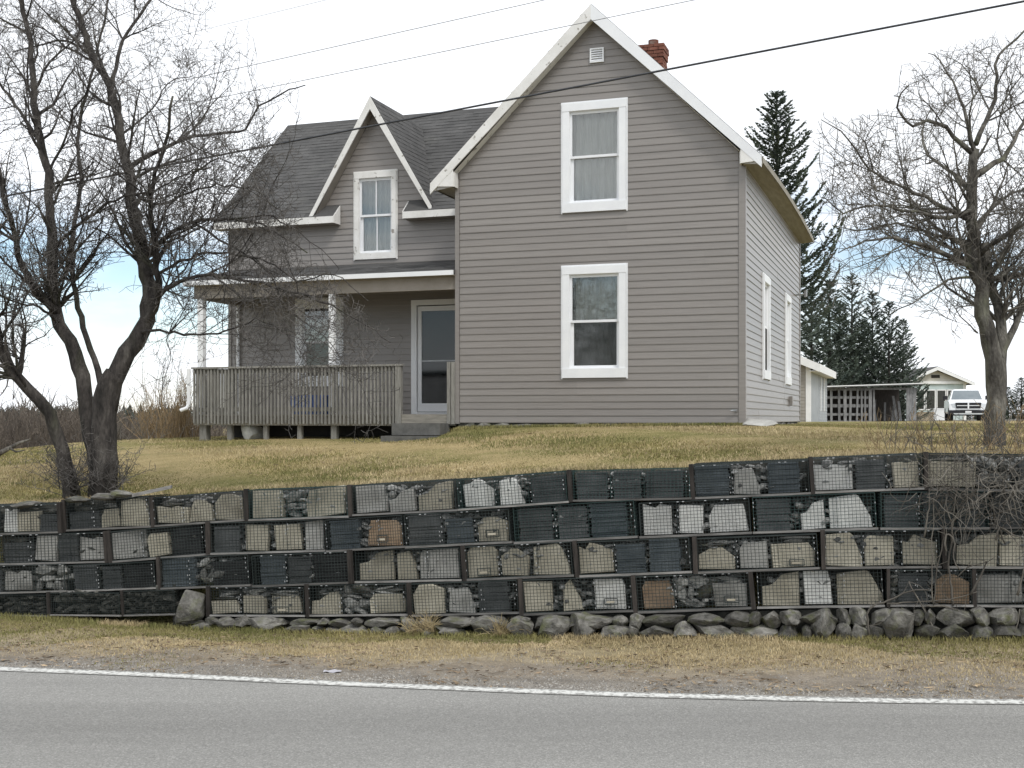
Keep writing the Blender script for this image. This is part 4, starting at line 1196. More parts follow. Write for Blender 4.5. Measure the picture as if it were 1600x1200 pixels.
ROWN = ['top row', 'second row', 'third row', 'bottom row']
T_ = {
0: [(-60,93,'0,20,c,.8 24,55,t,.7 57,92,d,.6'), (93,233,'100,150,d,.55 152,180,t,.6 184,231,T,.9,diag'), (233,381,'238,288,t,.6 292,327,t,.75 331,378,T,.85,round'),
    (381,543,'391,438,t,1 443,475,r,1 479,537,T,1'), (543,715,'553,602,g,.9 608,648,g,.72,diagl 655,705,T,.98,diagl'), (715,890,'725,770,c,.88 782,818,c,.85,spike 833,888,d,.82'),
    (890,1083,'900,952,d,.85 960,1005,d,.88 1012,1073,d,.85'), (1083,1272,'1088,1145,b,.92 1151,1192,g,.78,diag 1206,1258,b,.95'), (1272,1450,'1278,1338,c,.72 1344,1392,d,.82 1405,1445,t,.7'), (1450,1640,'1455,1530,t,.7 1540,1590,r,.7 1600,1635,d,.8')],
1: [(-20,166,'0,47,d,.65 50,83,g,.85 86,118,d,.9 122,163,g,.8'), (168,321,'173,224,g,.98 229,261,t,.75 267,313,k,.95'), (321,507,'329,373,d,.8 380,414,t,.8 431,467,t,.78 475,503,g,.92'), (509,632,'514,560,b,.9 575,625,O,.78'),
    (633,800,'637,692,d,.9 698,741,b,.72 747,793,T,.72,round'), (803,998,'810,866,d,.86 874,922,d,.85 926,984,b,.9'), (1001,1178,'1007,1052,c,.97 1065,1101,c,.78 1114,1172,C,.76'), (1179,1376,'1185,1240,d,.85 1258,1295,c,.76,diagl 1303,1368,c,1,diag'),
    (1378,1550,'1384,1440,d,.86 1446,1495,d,.9 1500,1545,d,.88'), (1552,1720,'1557,1605,d,.9 1612,1660,k,.85 1666,1712,d,.8')],
2: [(-60,103,'-40,0,d,.8 4,44,g,.75 50,98,r,1'), (104,243,'111,151,d,.92 158,188,d,.8 193,240,k,.82'), (244,391,'249,304,b,.95 308,328,r,1 331,388,k,.72'), (393,552,'404,446,b,.95 450,488,d,.8 491,546,k,.85'),
    (554,722,'559,613,T,.9,diagl 620,650,t,.85,diag 657,717,g,.88'), (724,898,'730,777,T,.92 786,825,t,.8 835,892,t,.92,diag'), (900,1083,'905,960,t,1 965,1012,b,.8 1018,1067,b,.92'), (1085,1283,'1093,1150,t,.66 1158,1201,g,.74 1212,1278,T,.68'),
    (1285,1472,'1290,1349,t,.96,diag 1356,1401,t,.8 1413,1467,t,.82'), (1475,1660,'1497,1559,t,.88,diagl 1568,1610,t,.8 1615,1655,d,.8')],
3: [(-60,75,'-50,-5,r,1 0,35,r,1 38,72,r,1'), (76,190,'80,115,r,1 118,150,r,1 153,187,r,1'), (191,274,'195,230,r,1 233,270,r,1'), (323,478,'330,372,t,.46 381,412,t,.64 425,470,T,.62'), (480,638,'486,530,t,.72,diagl 537,575,r,1 582,633,t,.6'),
    (639,812,'645,695,t,1,round 702,742,g,.75,diag 750,797,d,.9'), (813,990,'819,864,t,.86 881,912,t,.95,tri 932,978,C,.86'), (991,1182,'1007,1054,o,.76 1062,1108,r,1 1119,1170,G,.62'), (1184,1384,'1192,1250,t,.96,diagl 1260,1303,c,.9 1313,1383,T,.9,diag'),
    (1386,1520,'1391,1402,r,1 1404,1452,d,.82 1463,1517,o,.8'), (1522,1700,'1528,1600,G,.78 1610,1690,t,.8')]}
EXTRA = {(2,8):'holding three tan slabs beside the climbing vines', (2,5):'holding three tan slabs, the first behind a small vent', (0,0):'beside the twin tree trunks', (3,0):'with dark mossy stones far from the boulder', (3,1):'with dark mossy stones', (3,2):'with dark mossy stones next to the big boulder'}
seen_labels = {}
TR = random.Random(21)
for r in range(4):
    for ti, (xa, xb, spec) in enumerate(T_[r]):
        Ya, Yb = wallY(xa), wallY(xb)
        P0 = at(xa, rowpy(r+1, xa), Ya); P1 = at(xb, rowpy(r+1, xb), Yb)
        mid = (P0+P1)/2; d = P1-P0; Lw = math.hypot(d.x, d.y)
        pm = (xa+xb)/2; H = wallY(pm)*(rowpy(r+1, pm)-rowpy(r, pm))/F
        head = math.atan2(d.y, d.x); pitch = -math.atan2(d.z, Lw)
        back = .035*(3-r) + TR.uniform(-.02,.03)
        root = empty('wire_trap', (mid.x - math.sin(head)*back*-0 , mid.y+back, mid.z), 0)
        root.rotation_euler = (TR.uniform(-.03,.02), pitch + TR.uniform(-.012,.012), head + TR.uniform(-.03,.03))
        root.scale = (Lw*.985/TL, 1, H*.985/TH)
        dark = (r == 3 and xb < 280)  # mossy stones here; the shading of this end is in their colour too
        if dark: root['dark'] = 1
        gi = 2 if (TR.random() < .3 and r < 2 and xa > 350) else 0
        link('wire_mesh', WIRE[gi], root)
        link('runner', RUNS[TR.randrange(4)], root)
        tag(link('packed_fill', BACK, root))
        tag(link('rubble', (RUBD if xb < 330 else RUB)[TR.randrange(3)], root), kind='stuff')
        if not dark: tag(link('steel_clips', CLIPS[TR.randrange(6)], root), kind='stuff')
        for s in (-1, 1):
            if TR.random() < (.55 if s < 0 else .15):
                o = link('end_post', ENDP, root); o.location = (s*(TL/2-.01), 0, 0); o.rotation_euler = (0, TR.uniform(-.03,.03), 0)
        words = []
        for it in spec.split():
            q = it.split(',')
            f0 = (float(q[0])-xa)/(xb-xa); f1 = (float(q[1])-xa)/(xb-xa)
            make_face(root, q[2], -TL/2+f0*TL, -TL/2+f1*TL, float(q[3]), TR, q[4] if len(q) > 4 else '')
            words.append(NAMES[q[2]])
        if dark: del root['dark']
        # label from what the trap holds
        cnt = []
        for w in words:
            if cnt and cnt[-1][0] == w: cnt[-1][1] += 1
            else: cnt.append([w, 1])
        num = {1:'a', 2:'two', 3:'three', 4:'four'}
        ph = []
        for w, k in cnt:
            if w.endswith('slab'): ph.append(f"{num[k]} {w}" + ('s' if k > 1 else ''))
            else: ph.append(w if k == 1 else f"{num[k]} packs of {w}")
        txt = ph[0] if len(ph) == 1 else ', '.join(ph[:-1]) + ' and ' + ph[-1]
        lab = f"{ROWN[r]} wire trap holding {txt}"
        if (r, ti) in EXTRA: lab = f"{ROWN[r]} wire trap {EXTRA[(r,ti)]}"
        seen_labels.setdefault(lab, []).append(root)
        tag(root, lab, 'wire trap', 'stone filled wire traps of the wall')
for lab, rs in seen_labels.items():
    if len(rs) > 1: print('same label', lab, len(rs))

# dry stone footing under the traps
mx_, my_ = 900, wallY(900)
foot = empty('stone_footing', (at(900, 980, my_).x, my_, basez(900)), 0)
tag(foot, 'low dry laid footing of grey fieldstones under the wire traps', 'stone wall')
FR = random.Random(5)
inv = Matrix.Translation(foot.location).inverted()
FST = [rock_mesh(s+150, .6, 3, .3) for s in range(10)]
def foot_stone(px, py, wpx, hpx, dy=0.0, depth=.3, lst=ROCKS):
    Y = wallY(px)+dy; p = inv @ at(px, py, Y); w = Y*wpx/F; h = Y*hpx/F
    head = math.atan2(wallY(px+20)-wallY(px-20), (40*Y/F))
    o = stone(foot, FST, p.x, p.y, p.z, w*1.1, depth, h*1.3, head+FR.uniform(-.15,.15), r_=FR); o.rotation_euler[1] = FR.gauss(0,.09); return o
for course in range(2):
    px = 285 if course else 300
    while px < 1640:
        w = FR.choice([20,26,34,42,50,60,72]) * FR.uniform(.85,1.1) * (.75 if px < 560 else 1)
        c = px+w/2
        top = rowpy(4, c)+2; bot = float(np.interp(c, *BASEPX)); hh = (bot-top)
        if course == 0 and FR.random() < .16: foot_stone(c, (top+bot)/2-1, min(w, 52), hh*.9, -.07)
        elif course == 0: foot_stone(c, bot-hh*.24, w, hh*.56*FR.uniform(.85,1.1), -.04+FR.uniform(-.04,.03))
        else: foot_stone(c, top+hh*.26, w, hh*.52*FR.uniform(.85,1.1), .0+FR.uniform(-.03,.04))
        px += w
# dark packing behind the footing
b = MB()
pxs = list(range(270, 1720, 50))
vs_ = []
for px in pxs:
    Y = wallY(px)+.12; t = inv @ at(px, rowpy(4, px)+1, Y); bt = inv @ Vector((at(px, 900, Y).x, Y, basez(px)-.1))
    vs_ += [tuple(t), tuple(bt), (t.x, t.y+.35, t.z), (bt.x, bt.y+.35, bt.z)]
b.add(vs_, [(4*i,4*i+1,4*i+5,4*i+4) for i in range(len(pxs)-1)] + [(4*i,4*i+4,4*i+6,4*i+2) for i in range(len(pxs)-1)])
b.build('packing', M['darkstone'], foot)
# boulder where the footing begins
me = rock_mesh(77, .95, 3, .28); me.materials.clear(); me.materials.append(M['s_g'])
me.materials[0] = M['stone']
p = at(297, 948, wallY(297)-.03)
o = link('boulder', me); o.location = p; o.scale = scaled(me, .36, .4, .42); o.rotation_euler = (.1,.1,.2)
tag(o, 'brown angular boulder standing where the stone footing begins', 'boulder')
# plank lying across the traps
p0, p1 = at(208, 776, wallY(208)+.15), at(268, 763, wallY(268)+.35)
b = MB(); d = (p1-p0); s = Vector((-d.y, d.x, 0)).normalized()*.09; u = Vector((0,0,.035))
b.hexa([p0-s, p1-s, p1+s, p0+s, p0-s+u, p1-s+u, p1+s+u, p0+s+u])
o = fix_normals(b.build('plank', M['runner']))
tag(o, 'grey weathered plank lying slanted across the top row of traps', 'plank')
# loose flat stones on the top row near the trees
for i, (px, py, w) in enumerate([(40,789,50),(120,781,45),(165,776,50),(195,773,40)]):
    me = ROCKS[6+i]
    p = at(px, py, wallY(px)+.18)
    o = link('flat_stone', me); o.location = p; o.scale = scaled(me, w*p.y/F, .3, .09); o.rotation_euler = (0, .05*(i-1), .2*i)
    tag(o, 'flat fieldstone lying on the top row of traps by the tree trunks', 'stone', 'flat stones on the wall top')
# ------------------------------------------------------------------ bare trees
def smooth_path(pts, n, r_, jit):
    P = [Vector(p) for p in pts]
    P = [P[0]*2-P[1]] + P + [P[-1]*2-P[-2]]
    out = []
    for i in range(1, len(P)-2):
        k = max(2, int((P[i+1]-P[i]).length/n))
        for j in range(k):
            t = j/k; a, b, c, d = P[i-1], P[i], P[i+1], P[i+2]
            q = ((b*2) + (c-a)*t + (a*2-b*5+c*4-d)*t*t + (b*3-a-c*3+d)*t**3)*.5
            if out: q = q + Vector((r_.gauss(0,jit), r_.gauss(0,jit), r_.gauss(0,jit)))
            out.append(q)
    out.append(P[-2])
    return out
def grow(p, d, length, seg, wob, up, r_):
    pts = [p.copy()]; d = d.normalized(); n = max(2, int(round(length/seg)))
    for i in range(n):
        d = (d + Vector((r_.gauss(0,wob), r_.gauss(0,wob), r_.gauss(0,wob)+up))).normalized()
        pts.append(pts[-1] + d*(length/n))
    return pts
def side_dir(t, ang, r_):
    p = Vector((r_.gauss(0,1), r_.gauss(0,1), r_.gauss(0,1))); p -= t*p.dot(t)
    if p.length < 1e-4: p = t.orthogonal()
    return t*math.cos(ang) + p.normalized()*math.sin(ang)
class Brancher:
    def __init__(self, seed, base, lv, up=(.06,.05,.03), bound=None):
        self.r = random.Random(seed); self.tr = MB(); self.br = MB(); self.tw = MB(); self.base = Vector(base); self.lv = lv; self.up = up; self.bound = bound
    def L(self, pts): return [q-self.base for q in pts]
    def limb(self, pts, r0, r1, sides=9, kids=True, frm=.3, jit=.012):
        P = smooth_path(pts, .14, self.r, jit); n = len(P)
        if r0 < .12: r0 *= .68; r1 *= .68
        rad = [(r0+(r1-r0)*(i/(n-1))**.62)*(1+self.r.uniform(-.06,.06)) for i in range(n)]
        self.tr.tube(self.L(P), rad, sides)
        if kids: self.spawn(P, rad, 0, frm)
        return P
    def spawn(self, P, rad, level, frm=.15):
        if level >= len(self.lv): return
        every, (l0, l1), r_frac, rmax, seg, wob, ang, sides = self.lv[level]
        n = len(P); acc = self.r.uniform(0, every)
        for i in range(1, n):
            s = (P[i]-P[i-1]).length; acc += s
            f = i/(n-1)
            if f < frm: continue
            while acc > every:
                acc -= every*self.r.uniform(.6,1.4)
                t = (P[i]-P[i-1]).normalized()
                d = side_dir(t, math.radians(self.r.uniform(*ang)), self.r)
                d.z += .25 if level < 2 else .1
                ln = self.r.uniform(l0, l1)*(1-.35*f)
                Q = grow(P[i], d, ln, seg, wob, self.up[min(level,2)], self.r)
                if self.bound and not self.bound(Q[-1]): continue
                rb = min(rad[i]*r_frac, rmax)*self.r.uniform(.75,1.1)
                m = len(Q); R = [max(rb*(1-.72*k/(m-1)), .0026) for k in range(m)]
                (self.br if level == 0 else self.tw).tube(self.L(Q), R, sides, cap=False, a=self.r.random())
                self.spawn(Q, R, level+1)
        if n > 2 and level > 0 and level < len(self.lv):
            pass
    def finish(self, name, label, cat, mt, mtw, group=None):
        root = empty(name, self.base); tag(root, label, cat, group)
        self.tr.build('trunk', mt, root, smooth=True)
        c = self.br.build('branches', mt, root, smooth=True)
        tag(self.tw.build('crown', mtw, root, att=True), kind='stuff')
        return root
#        every  length      rfrac rmax  seg  wobble angle   sides
LVL = [ (.17, (.5, 1.7),   .5, .024, .15, .15, (30,75), 5),
        (.10,(.20, .75),  .6, .0105, .11,  .18, (30,80), 4),
        (.052,(.04, .19),  .75, .0054, .07,.2, (45,95), 3)]
TY = 15.4
def pl(pts, Y, dy=0.0):
    n = len(pts)
    return [at(p[0], p[1], Y + dy*(i/(n-1))) for i, p in enumerate(pts)]
bz = gz(at(158,775,TY).x, TY)
def bnd_left(q):
    px = 800+F*q.x/q.y; py = HOR-F*(q.z-E)/q.y
    lim = 475 + max(0, (py-390))*1.15
    return px < min(lim, 640) and (px < 400 or py > 120)
T1 = Brancher(3, (at(160,775,TY).x, TY, bz-.05), LVL, bound=bnd_left)
T1.limb(pl([(160,792),(160,745),(161,700),(164,650),(170,605),(180,585)], TY), .19, .14, 12, kids=False)
T1.limb(pl([(166,640),(186,575),(213,533),(232,480),(228,430),(222,397),(207,330),(200,263),(183,187),(170,133),(143,87),(130,43),(110,-5),(95,-60)], TY, 1.0), .142, .03, 10, frm=.3)
T1.limb(pl([(214,530),(240,482),(249,455),(243,400),(235,330),(240,290),(252,250),(262,205),(270,150)], TY+.24, -1.4), .10, .02, 8)
T1.limb(pl([(199,264),(247,237),(307,213),(383,202),(403,167),(450,143),(477,133)], TY+.615, -1.5), .06, .010, 7)
T1.limb(pl([(223,404),(243,390),(267,363),(300,348),(360,343),(410,352),(450,372),(480,395)], TY+.45, -2.2), .055, .010, 7, frm=.1)
T1.limb(pl([(172,140),(193,63),(217,27),(240,-5),(262,-40)], TY+.77, .8), .05, .02, 7)
T1.limb(pl([(230,470),(250,460),(283,440),(333,430),(385,440),(440,452),(500,468),(560,500),(610,535)], TY+.33, -3.0), .055, .007, 7, frm=.1)
T1.limb(pl([(217,524),(240,516),(300,522),(350,520),(400,500),(445,520),(470,560)], TY+.24, -2.5), .035, .006, 6, frm=.2)
T1.limb(pl([(228,432),(262,420),(320,395),(380,400),(430,415),(465,440),(520,430),(575,470)], TY+.39, -3.0), .04, .006, 6, frm=.1)
T1.limb(pl([(163,650),(158,600),(147,560),(130,513),(118,460),(112,400),(118,340),(126,280),(122,220),(135,150),(150,90),(165,20),(170,-30)], TY, 1.6), .075, .02, 8)
T1.limb(pl([(158,745),(146,700),(138,660),(132,612),(123,570),(107,533),(87,487),(80,383),(77,290),(63,220),(53,143),(47,67),(35,0),(30,-60)], TY+.02, .9), .13, .026, 10, frm=.3)
T1.limb(pl([(90,490),(57,457),(33,413),(20,360),(5,300),(-10,220),(-30,150)], TY+.42, -1.2), .085, .025, 8)
T1.limb(pl([(77,267),(100,217),(113,173),(133,147),(150,120)], TY+.6, -.8), .035, .012, 6, frm=.1)
T1.limb(pl([(62,220),(23,163),(0,130),(-30,80)], TY+.66, .8), .045, .02, 6, frm=.1)
T1.limb(pl([(82,395),(107,363),(147,333),(193,307),(240,300),(290,270),(330,262)], TY+.5, -1.8), .045, .010, 7, frm=.2)
T1.limb(pl([(95,505),(60,480),(20,470),(-20,440)], TY+.4, -1.7), .035, .012, 6, frm=.1)
T1.limb(pl([(205,300),(250,320),(300,300),(350,290),(400,300),(440,330)], TY+.58, -2.4), .035, .008, 6, frm=.1)
T1.limb(pl([(190,210),(230,180),(262,130),(300,120)], TY+.66, 1.0), .03, .008, 6, frm=.1)
T1.limb(pl([(145,95),(100,70),(60,40),(20,30)], TY+.83, .8), .03, .01, 6, frm=.1)
# leaning stem on the field side
T1.limb(pl([(112,790),(104,735),(98,705),(77,647),(43,607),(17,577),(0,540),(-15,480),(-30,400)], TY+.1, -.7), .12, .045, 9, frm=.5)
T1.limb(pl([(40,605),(15,560),(8,500),(20,440)], TY-.3, -.6), .04, .012, 6, frm=.2)
T1.limb(pl([(300,348),(345,375),(395,405),(430,445),(442,495),(455,545)], TY-.5, -.9), .03, .006, 6, frm=.05)
T1.limb(pl([(355,343),(410,335),(455,352),(500,390),(530,420)], TY-.8, -.6), .026, .006, 6, frm=.05)
T1.limb(pl([(333,430),(380,465),(420,470),(470,500),(520,540),(535,565)], TY-.6, -.9), .024, .005, 6, frm=.05)
T1.limb(pl([(300,270),(345,250),(385,265),(420,285)], TY-.9, -.5), .02, .005, 6, frm=.05)
# suckers round the foot
for i in range(120):
    px = T1.r.choice([100,112,125,150,170,185])+T1.r.uniform(-10,10)
    p = at(px, 775-T1.r.uniform(0,30), TY+T1.r.uniform(-.3,.2))
    d = Vector((T1.r.gauss(-.25,.8), T1.r.gauss(0,.4), T1.r.uniform(.15,1.1)))
    Q = grow(p, d, T1.r.uniform(.25,.85), .1, .12, .05, T1.r)
    R = [max(.006*(1-.8*k/(len(Q)-1)), .0015) for k in range(len(Q))]
    T1.tw.tube(T1.L(Q), R, 4, cap=False, a=T1.r.random()); T1.spawn(Q, R, 2)
T1.finish('bare_tree', 'tall dark leafless tree with several leaning trunks behind the wall', 'tree', M['bark'], M['twig'])

RYT = 13.7
bz2 = gz(at(1553,700,RYT).x, RYT)
def bnd_right(q):
    px = 800+F*q.x/q.y; py = HOR-F*(q.z-E)/q.y
    return px > 1268 and py < 590 and (py < 500 or px > 1470) and (px > 1400 or py > 170) and py > 45 + max(0, 1560-px)*.35
T2 = Brancher(11, (at(1553,705,RYT).x, RYT, bz2-.05), LVL, bound=bnd_right)
T2.limb(pl([(1552,730),(1553,703),(1556,650),(1557,603),(1552,560),(1540,510),(1530,447),(1521,387),(1517,303),(1523,233)], RYT), .15, .05, 12, frm=.55)
T2.limb(pl([(1555,700),(1558,650),(1562,590),(1566,533),(1560,480),(1546,430),(1537,380)], RYT-.05, .2), .119, .08, 9, frm=.6)
T2.limb(pl([(1562,560),(1577,527),(1590,500),(1602,470),(1625,430),(1650,400)], RYT, .4), .075, .03, 8, frm=.3)
T2.limb(pl([(1520,240),(1467,190),(1427,197),(1407,180),(1402,153),(1420,133)], RYT, -.9), .05, .010, 7, frm=.1)
T2.limb(pl([(1525,425),(1467,393),(1433,380),(1400,373),(1350,378),(1310,395)], RYT, -1.2), .06, .008, 7, frm=.1)
T2.limb(pl([(1522,433),(1483,435),(1447,460),(1410,482),(1390,492)], RYT, -.6), .03, .006, 6, frm=.1)
T2.limb(pl([(1527,273),(1567,247),(1587,220),(1605,175),(1630,120)], RYT, .5), .06, .02, 7, frm=.2)
T2.limb(pl([(1518,225),(1500,153),(1490,127),(1467,93),(1450,83)], RYT+.1, .6), .045, .007, 7, frm=.1)
T2.limb(pl([(1525,225),(1540,190),(1553,153),(1560,87),(1600,50),(1625,20)], RYT+.1, .9), .05, .012, 7, frm=.1)
T2.limb(pl([(1518,345),(1433,303),(1360,267),(1327,217),(1283,187)], RYT, -1.4), .055, .006, 7, frm=.1)
T2.limb(pl([(1365,270),(1352,220),(1372,185)], RYT-.8, -.3), .015, .005, 5, frm=.1)
T2.limb(pl([(1523,330),(1470,340),(1420,330),(1370,320),(1320,330),(1290,310)], RYT, -1.6), .05, .008, 7, frm=.1)
T2.limb(pl([(1517,300),(1480,265),(1450,240),(1440,205),(1455,170)], RYT, .9), .045, .010, 7, frm=.1)
T2.limb(pl([(1530,440),(1570,434),(1610,428),(1650,410)], RYT, .5), .05, .02, 7, frm=.2)
T2.limb(pl([(1528,400),(1570,370),(1605,345),(1640,300)], RYT, -.8), .05, .02, 7, frm=.1)
T2.limb(pl([(1520,360),(1555,320),(1590,300),(1625,290)], RYT, 1.0), .04, .015, 7, frm=.1)
T2.limb(pl([(1522,380),(1460,365),(1400,350),(1340,362),(1300,352)], RYT, 1.2), .04, .008, 7, frm=.1)
T2.limb(pl([(1524,245),(1510,200),(1520,150),(1515,110)], RYT, -.5), .03, .008, 6, frm=.1)
T2.limb(pl([(1527,520),(1515,510),(1490,480),(1475,455)], RYT, -.5), .018, .005, 5, frm=.2)
T2.limb(pl([(1535,415),(1580,400),(1620,395)], RYT, .6), .03, .01, 5, frm=.2)
T2.finish('bare_tree', 'gnarled lichen covered leafless tree behind the vine tangled wall end', 'tree', M['barkl'], M['twigl'])

# ------------------------------------------------------------------ brush and vines by the wall
def shrub(name, label, base, n, h, spread, seed, mt, group=None, lean=(0,0), rad=.006, twigs=True, cat='shrub', foot=.15, bound=None):
    r_ = random.Random(seed); B = Brancher(seed, base, [(.10,(.08,.38),.6,.004,.08,.2,(25,70),3)], bound=bound)
    B.r = r_
    stems = MB()
    for i in range(n):
        p = Vector(base)+Vector((r_.uniform(-1,1)*foot, r_.uniform(-1,1)*foot, 0))
        p.z = gz(p.x, p.y)-.02 if name != 'climbing_vine' else p.z
        d = Vector((r_.gauss(0,spread)+lean[0], r_.gauss(0,spread)+lean[1], 1))
        Q = grow(p, d, h*r_.uniform(.5,1.1), .12, .09, .03, r_)
        R = [max(rad*(1-.75*k/(len(Q)-1))*r_.uniform(.9,1.1), .0016) for k in range(len(Q))]
        stems.tube(B.L(Q), R, 4, cap=False, a=r_.random())
        if twigs: B.spawn(Q, R, 0, .2)
    root = empty(name, base); tag(root, label, cat, group)
    tag(stems.build('stems', mt, root, att=True), kind='stuff')
    if B.tw.v or B.br.v:
        B.tw.v, B.tw.f, B.tw.att = B.br.v, B.br.f, B.br.att
        tag(B.tw.build('twigs', mt, root, att=True), kind='stuff')
    return root
def gpt(px, Y): 
    X = Y*(px-800)/F; return (X, Y, gz(X, Y))
SB = 'bare brush along the wall top'
for i, (px, dv, n, h, f) in enumerate([(1385,1.2,12,.42,.2),(1425,1.0,16,.5,.22),(1470,.9,16,.42,.25),(1515,.9,16,.4,.25),(1560,.7,22,.5,.3),(1600,.6,22,.5,.3)]):
    shrub('bare_shrub', 'thin leafless brush growing behind the wall by the gnarled tree', gpt(px, wallY(px)+dv), n, h, .35, 60+i, M['twigl' if i % 2 else 'tanstem'], SB, foot=f, rad=.004)
# vines over the face of the wall
VB = at(1470, 995, wallY(1470)-.12)
vr = empty('climbing_vine', VB); vm = MB()
tag(vr, 'leafless grey vines climbing over the wire traps below the gnarled tree', 'vine')
VR = random.Random(9)
def zv(x, y): return (1260+x/3.75, 690+y/3.75)
vines = [[(745,960),(755,850),(765,740),(800,600),(805,500),(770,410),(735,340),(760,300)], [(860,960),(850,850),(830,700),(850,620),(855,500),(900,420),(960,390),(1000,385)],
 [(870,640),(860,560),(850,480),(905,400),(950,330),(990,290)], [(740,940),(735,760),(735,600),(745,450),(745,330)], [(745,1110),(700,1000),(640,900),(600,820)],
 [(370,1150),(360,1050),(365,980),(480,930),(600,880),(720,870)], [(1165,600),(1120,490),(1095,420),(1090,340)], [(1150,400),(1170,330),(1150,250),(1180,190),(1230,130)],
 [(1150,330),(1200,330),(1225,380),(1240,460)], [(1235,900),(1260,820),(1275,740)], [(880,800),(940,740),(1020,720),(1100,680)], [(960,900),(1000,830),(1035,760),(1060,700)],
 [(690,560),(700,480),(720,390),(720,300),(740,240)], [(850,470),(820,380),(830,310)], [(560,1150),(590,1050),(640,1000)], [(700,960),(850,970),(900,1010)], [(820,640),(810,560),(840,540),(870,600),(860,680),(900,750)],
 [(1040,300),(1020,340),(1060,350)], [(470,950),(600,940),(760,930),(900,910),(1000,880)], [(880,310),(870,360),(860,440)], [(1110,580),(1130,500),(1200,540),(1260,560)], [(1210,1140),(1240,1060),(1250,980)]]
for v in vines:
    n = len(v); off = VR.uniform(.03,.14)
    P = [at(*zv(*q), wallY(zv(*q)[0])-off-.02*VR.random()) for q in v]
    P = smooth_path(P, .05, VR, .004); r0 = VR.uniform(.006,.013)
    vm.tube([q-VB for q in P], [r0*(1-.5*i/len(P)) for i in range(len(P))], 5, a=VR.random())
    for q in P[2::3]:
        if VR.random() < .5:
            Q = grow(q, Vector((VR.gauss(0,1), -.4, VR.gauss(.2,1))), VR.uniform(.1,.4), .05, .25, .02, VR)
            vm.tube([s-VB for s in Q], [max(.004*(1-.7*k/len(Q)), .0014) for k in range(len(Q))], 3, cap=False, a=VR.random())
tag(vm.build('stems', M['twigl'], vr, att=True, smooth=True), kind='stuff')
# tangle at the end of the top rows
vt_ = MB()
for i in range(260):
    px = VR.gauss(1530, 55); py = VR.gauss(755, 30)
    if px < 1425 or py > 850: continue
    q = at(px, py, wallY(px)-VR.uniform(.02,.22))
    Q = grow(q, Vector((VR.gauss(0,1), VR.gauss(-.1,.3), VR.gauss(-.1,.8))), VR.uniform(.2,.7), .06, .3, -.02, VR)
    R = VR.uniform(.0025,.006); vt_.tube([s-VB for s in Q], [max(R*(1-.7*k/len(Q)), .0014) for k in range(len(Q))], 3, cap=False, a=VR.random())
tag(vt_.build('tangled_stems', M['twigl'], vr, att=True), kind='stuff')

# ------------------------------------------------------------------ spruces
def spruce_mesh(seed, H, Rb, bare=.04, dens=1.0, lay=.31):
    r_ = random.Random(seed); tr = MB(); V = []; Fq = []; A = []
    tr.tube([(0,0,-.2),(0,0,H*.5),(0,0,H*.98)], [H*.017, H*.010, .012], 8)
    def blade(p, d, w, up, a):
        s = d.cross(up)
        if s.length < 1e-5: s = d.orthogonal()
        s = s.normalized()*w
        o = len(V); V.extend([tuple(p-s*.5), tuple(p+d*.45-s), tuple(p+d), tuple(p+d*.45+s)]); Fq.append((o,o+1,o+2,o+3)); A.append(a)
    z = H*bare
    while z < H*.985:
        f = (z-H*bare)/(H*(1-bare))
        R = Rb*(1-f)**.82*(.85+.3*r_.random()) + .10
        nb_ = max(4, int((5+3.5*(1-f))*dens))
        a0 = r_.uniform(0, 6.28)
        for k in range(nb_):
            if r_.random() < .08: continue
            an = a0+k*2*math.pi/nb_+r_.uniform(-.25,.25)
            ln = R*r_.uniform(.55,1.15)
            dr = -.18 + .75*f                     # lower boughs droop, upper ones reach up
            d = Vector((math.cos(an), math.sin(an), dr+r_.uniform(-.12,.12)))
            p = Vector((0,0,z+r_.uniform(-.12,.12))); n = max(4, int(ln/.12)); tone = r_.random()
            for i in range(n):
                t = i/n
                d = (d+Vector((0,0,.035+.05*t))).normalized()
                q = p+d*(ln/n)
                if t > .12:
                    for sgn in (-1, 1):
                        sd = (d*r_.uniform(.45,.9)+Vector((-math.sin(an), math.cos(an), 0))*sgn*r_.uniform(.5,1)+Vector((0,0,r_.uniform(-.35,.12)))).normalized()
                        sl = (.14+.42*ln*.35*(1-t))*r_.uniform(.5,1.25)
                        for zz in range(2): blade(q+Vector((r_.gauss(0,.04),r_.gauss(0,.04),r_.gauss(0,.03))), (sd+Vector((r_.gauss(0,.25),r_.gauss(0,.25),r_.gauss(-.05,.2))))*sl*r_.uniform(.6,1.1), .028+.026*r_.random(), Vector((r_.gauss(0,.3), r_.gauss(0,.3), 1)), min(1, max(0, tone*.6+r_.random()*.4)))
                    blade(q, (d+Vector((0,0,-.5*r_.random()))).normalized()*r_.uniform(.14,.28), .05, Vector((r_.gauss(0,1), r_.gauss(0,1), .4)), min(1, tone*.6+r_.random()*.4))
                blade(p, d*(ln/n*1.25), .04+.03*(1-t), Vector((r_.gauss(0,.6), r_.gauss(0,.6), 1)), tone*.6+.2)
                p = q
        z += lay*r_.uniform(.7,1.25)*(.55+.45*(1-f))
    # leader
    for k in range(10): blade(Vector((0,0,H*.96+k*.03)), Vector((r_.gauss(0,.1), r_.gauss(0,.1), .22)), .05, Vector((r_.gauss(0,1), 1, 0)), .4)
    return tr, V, Fq, A
SPM = []
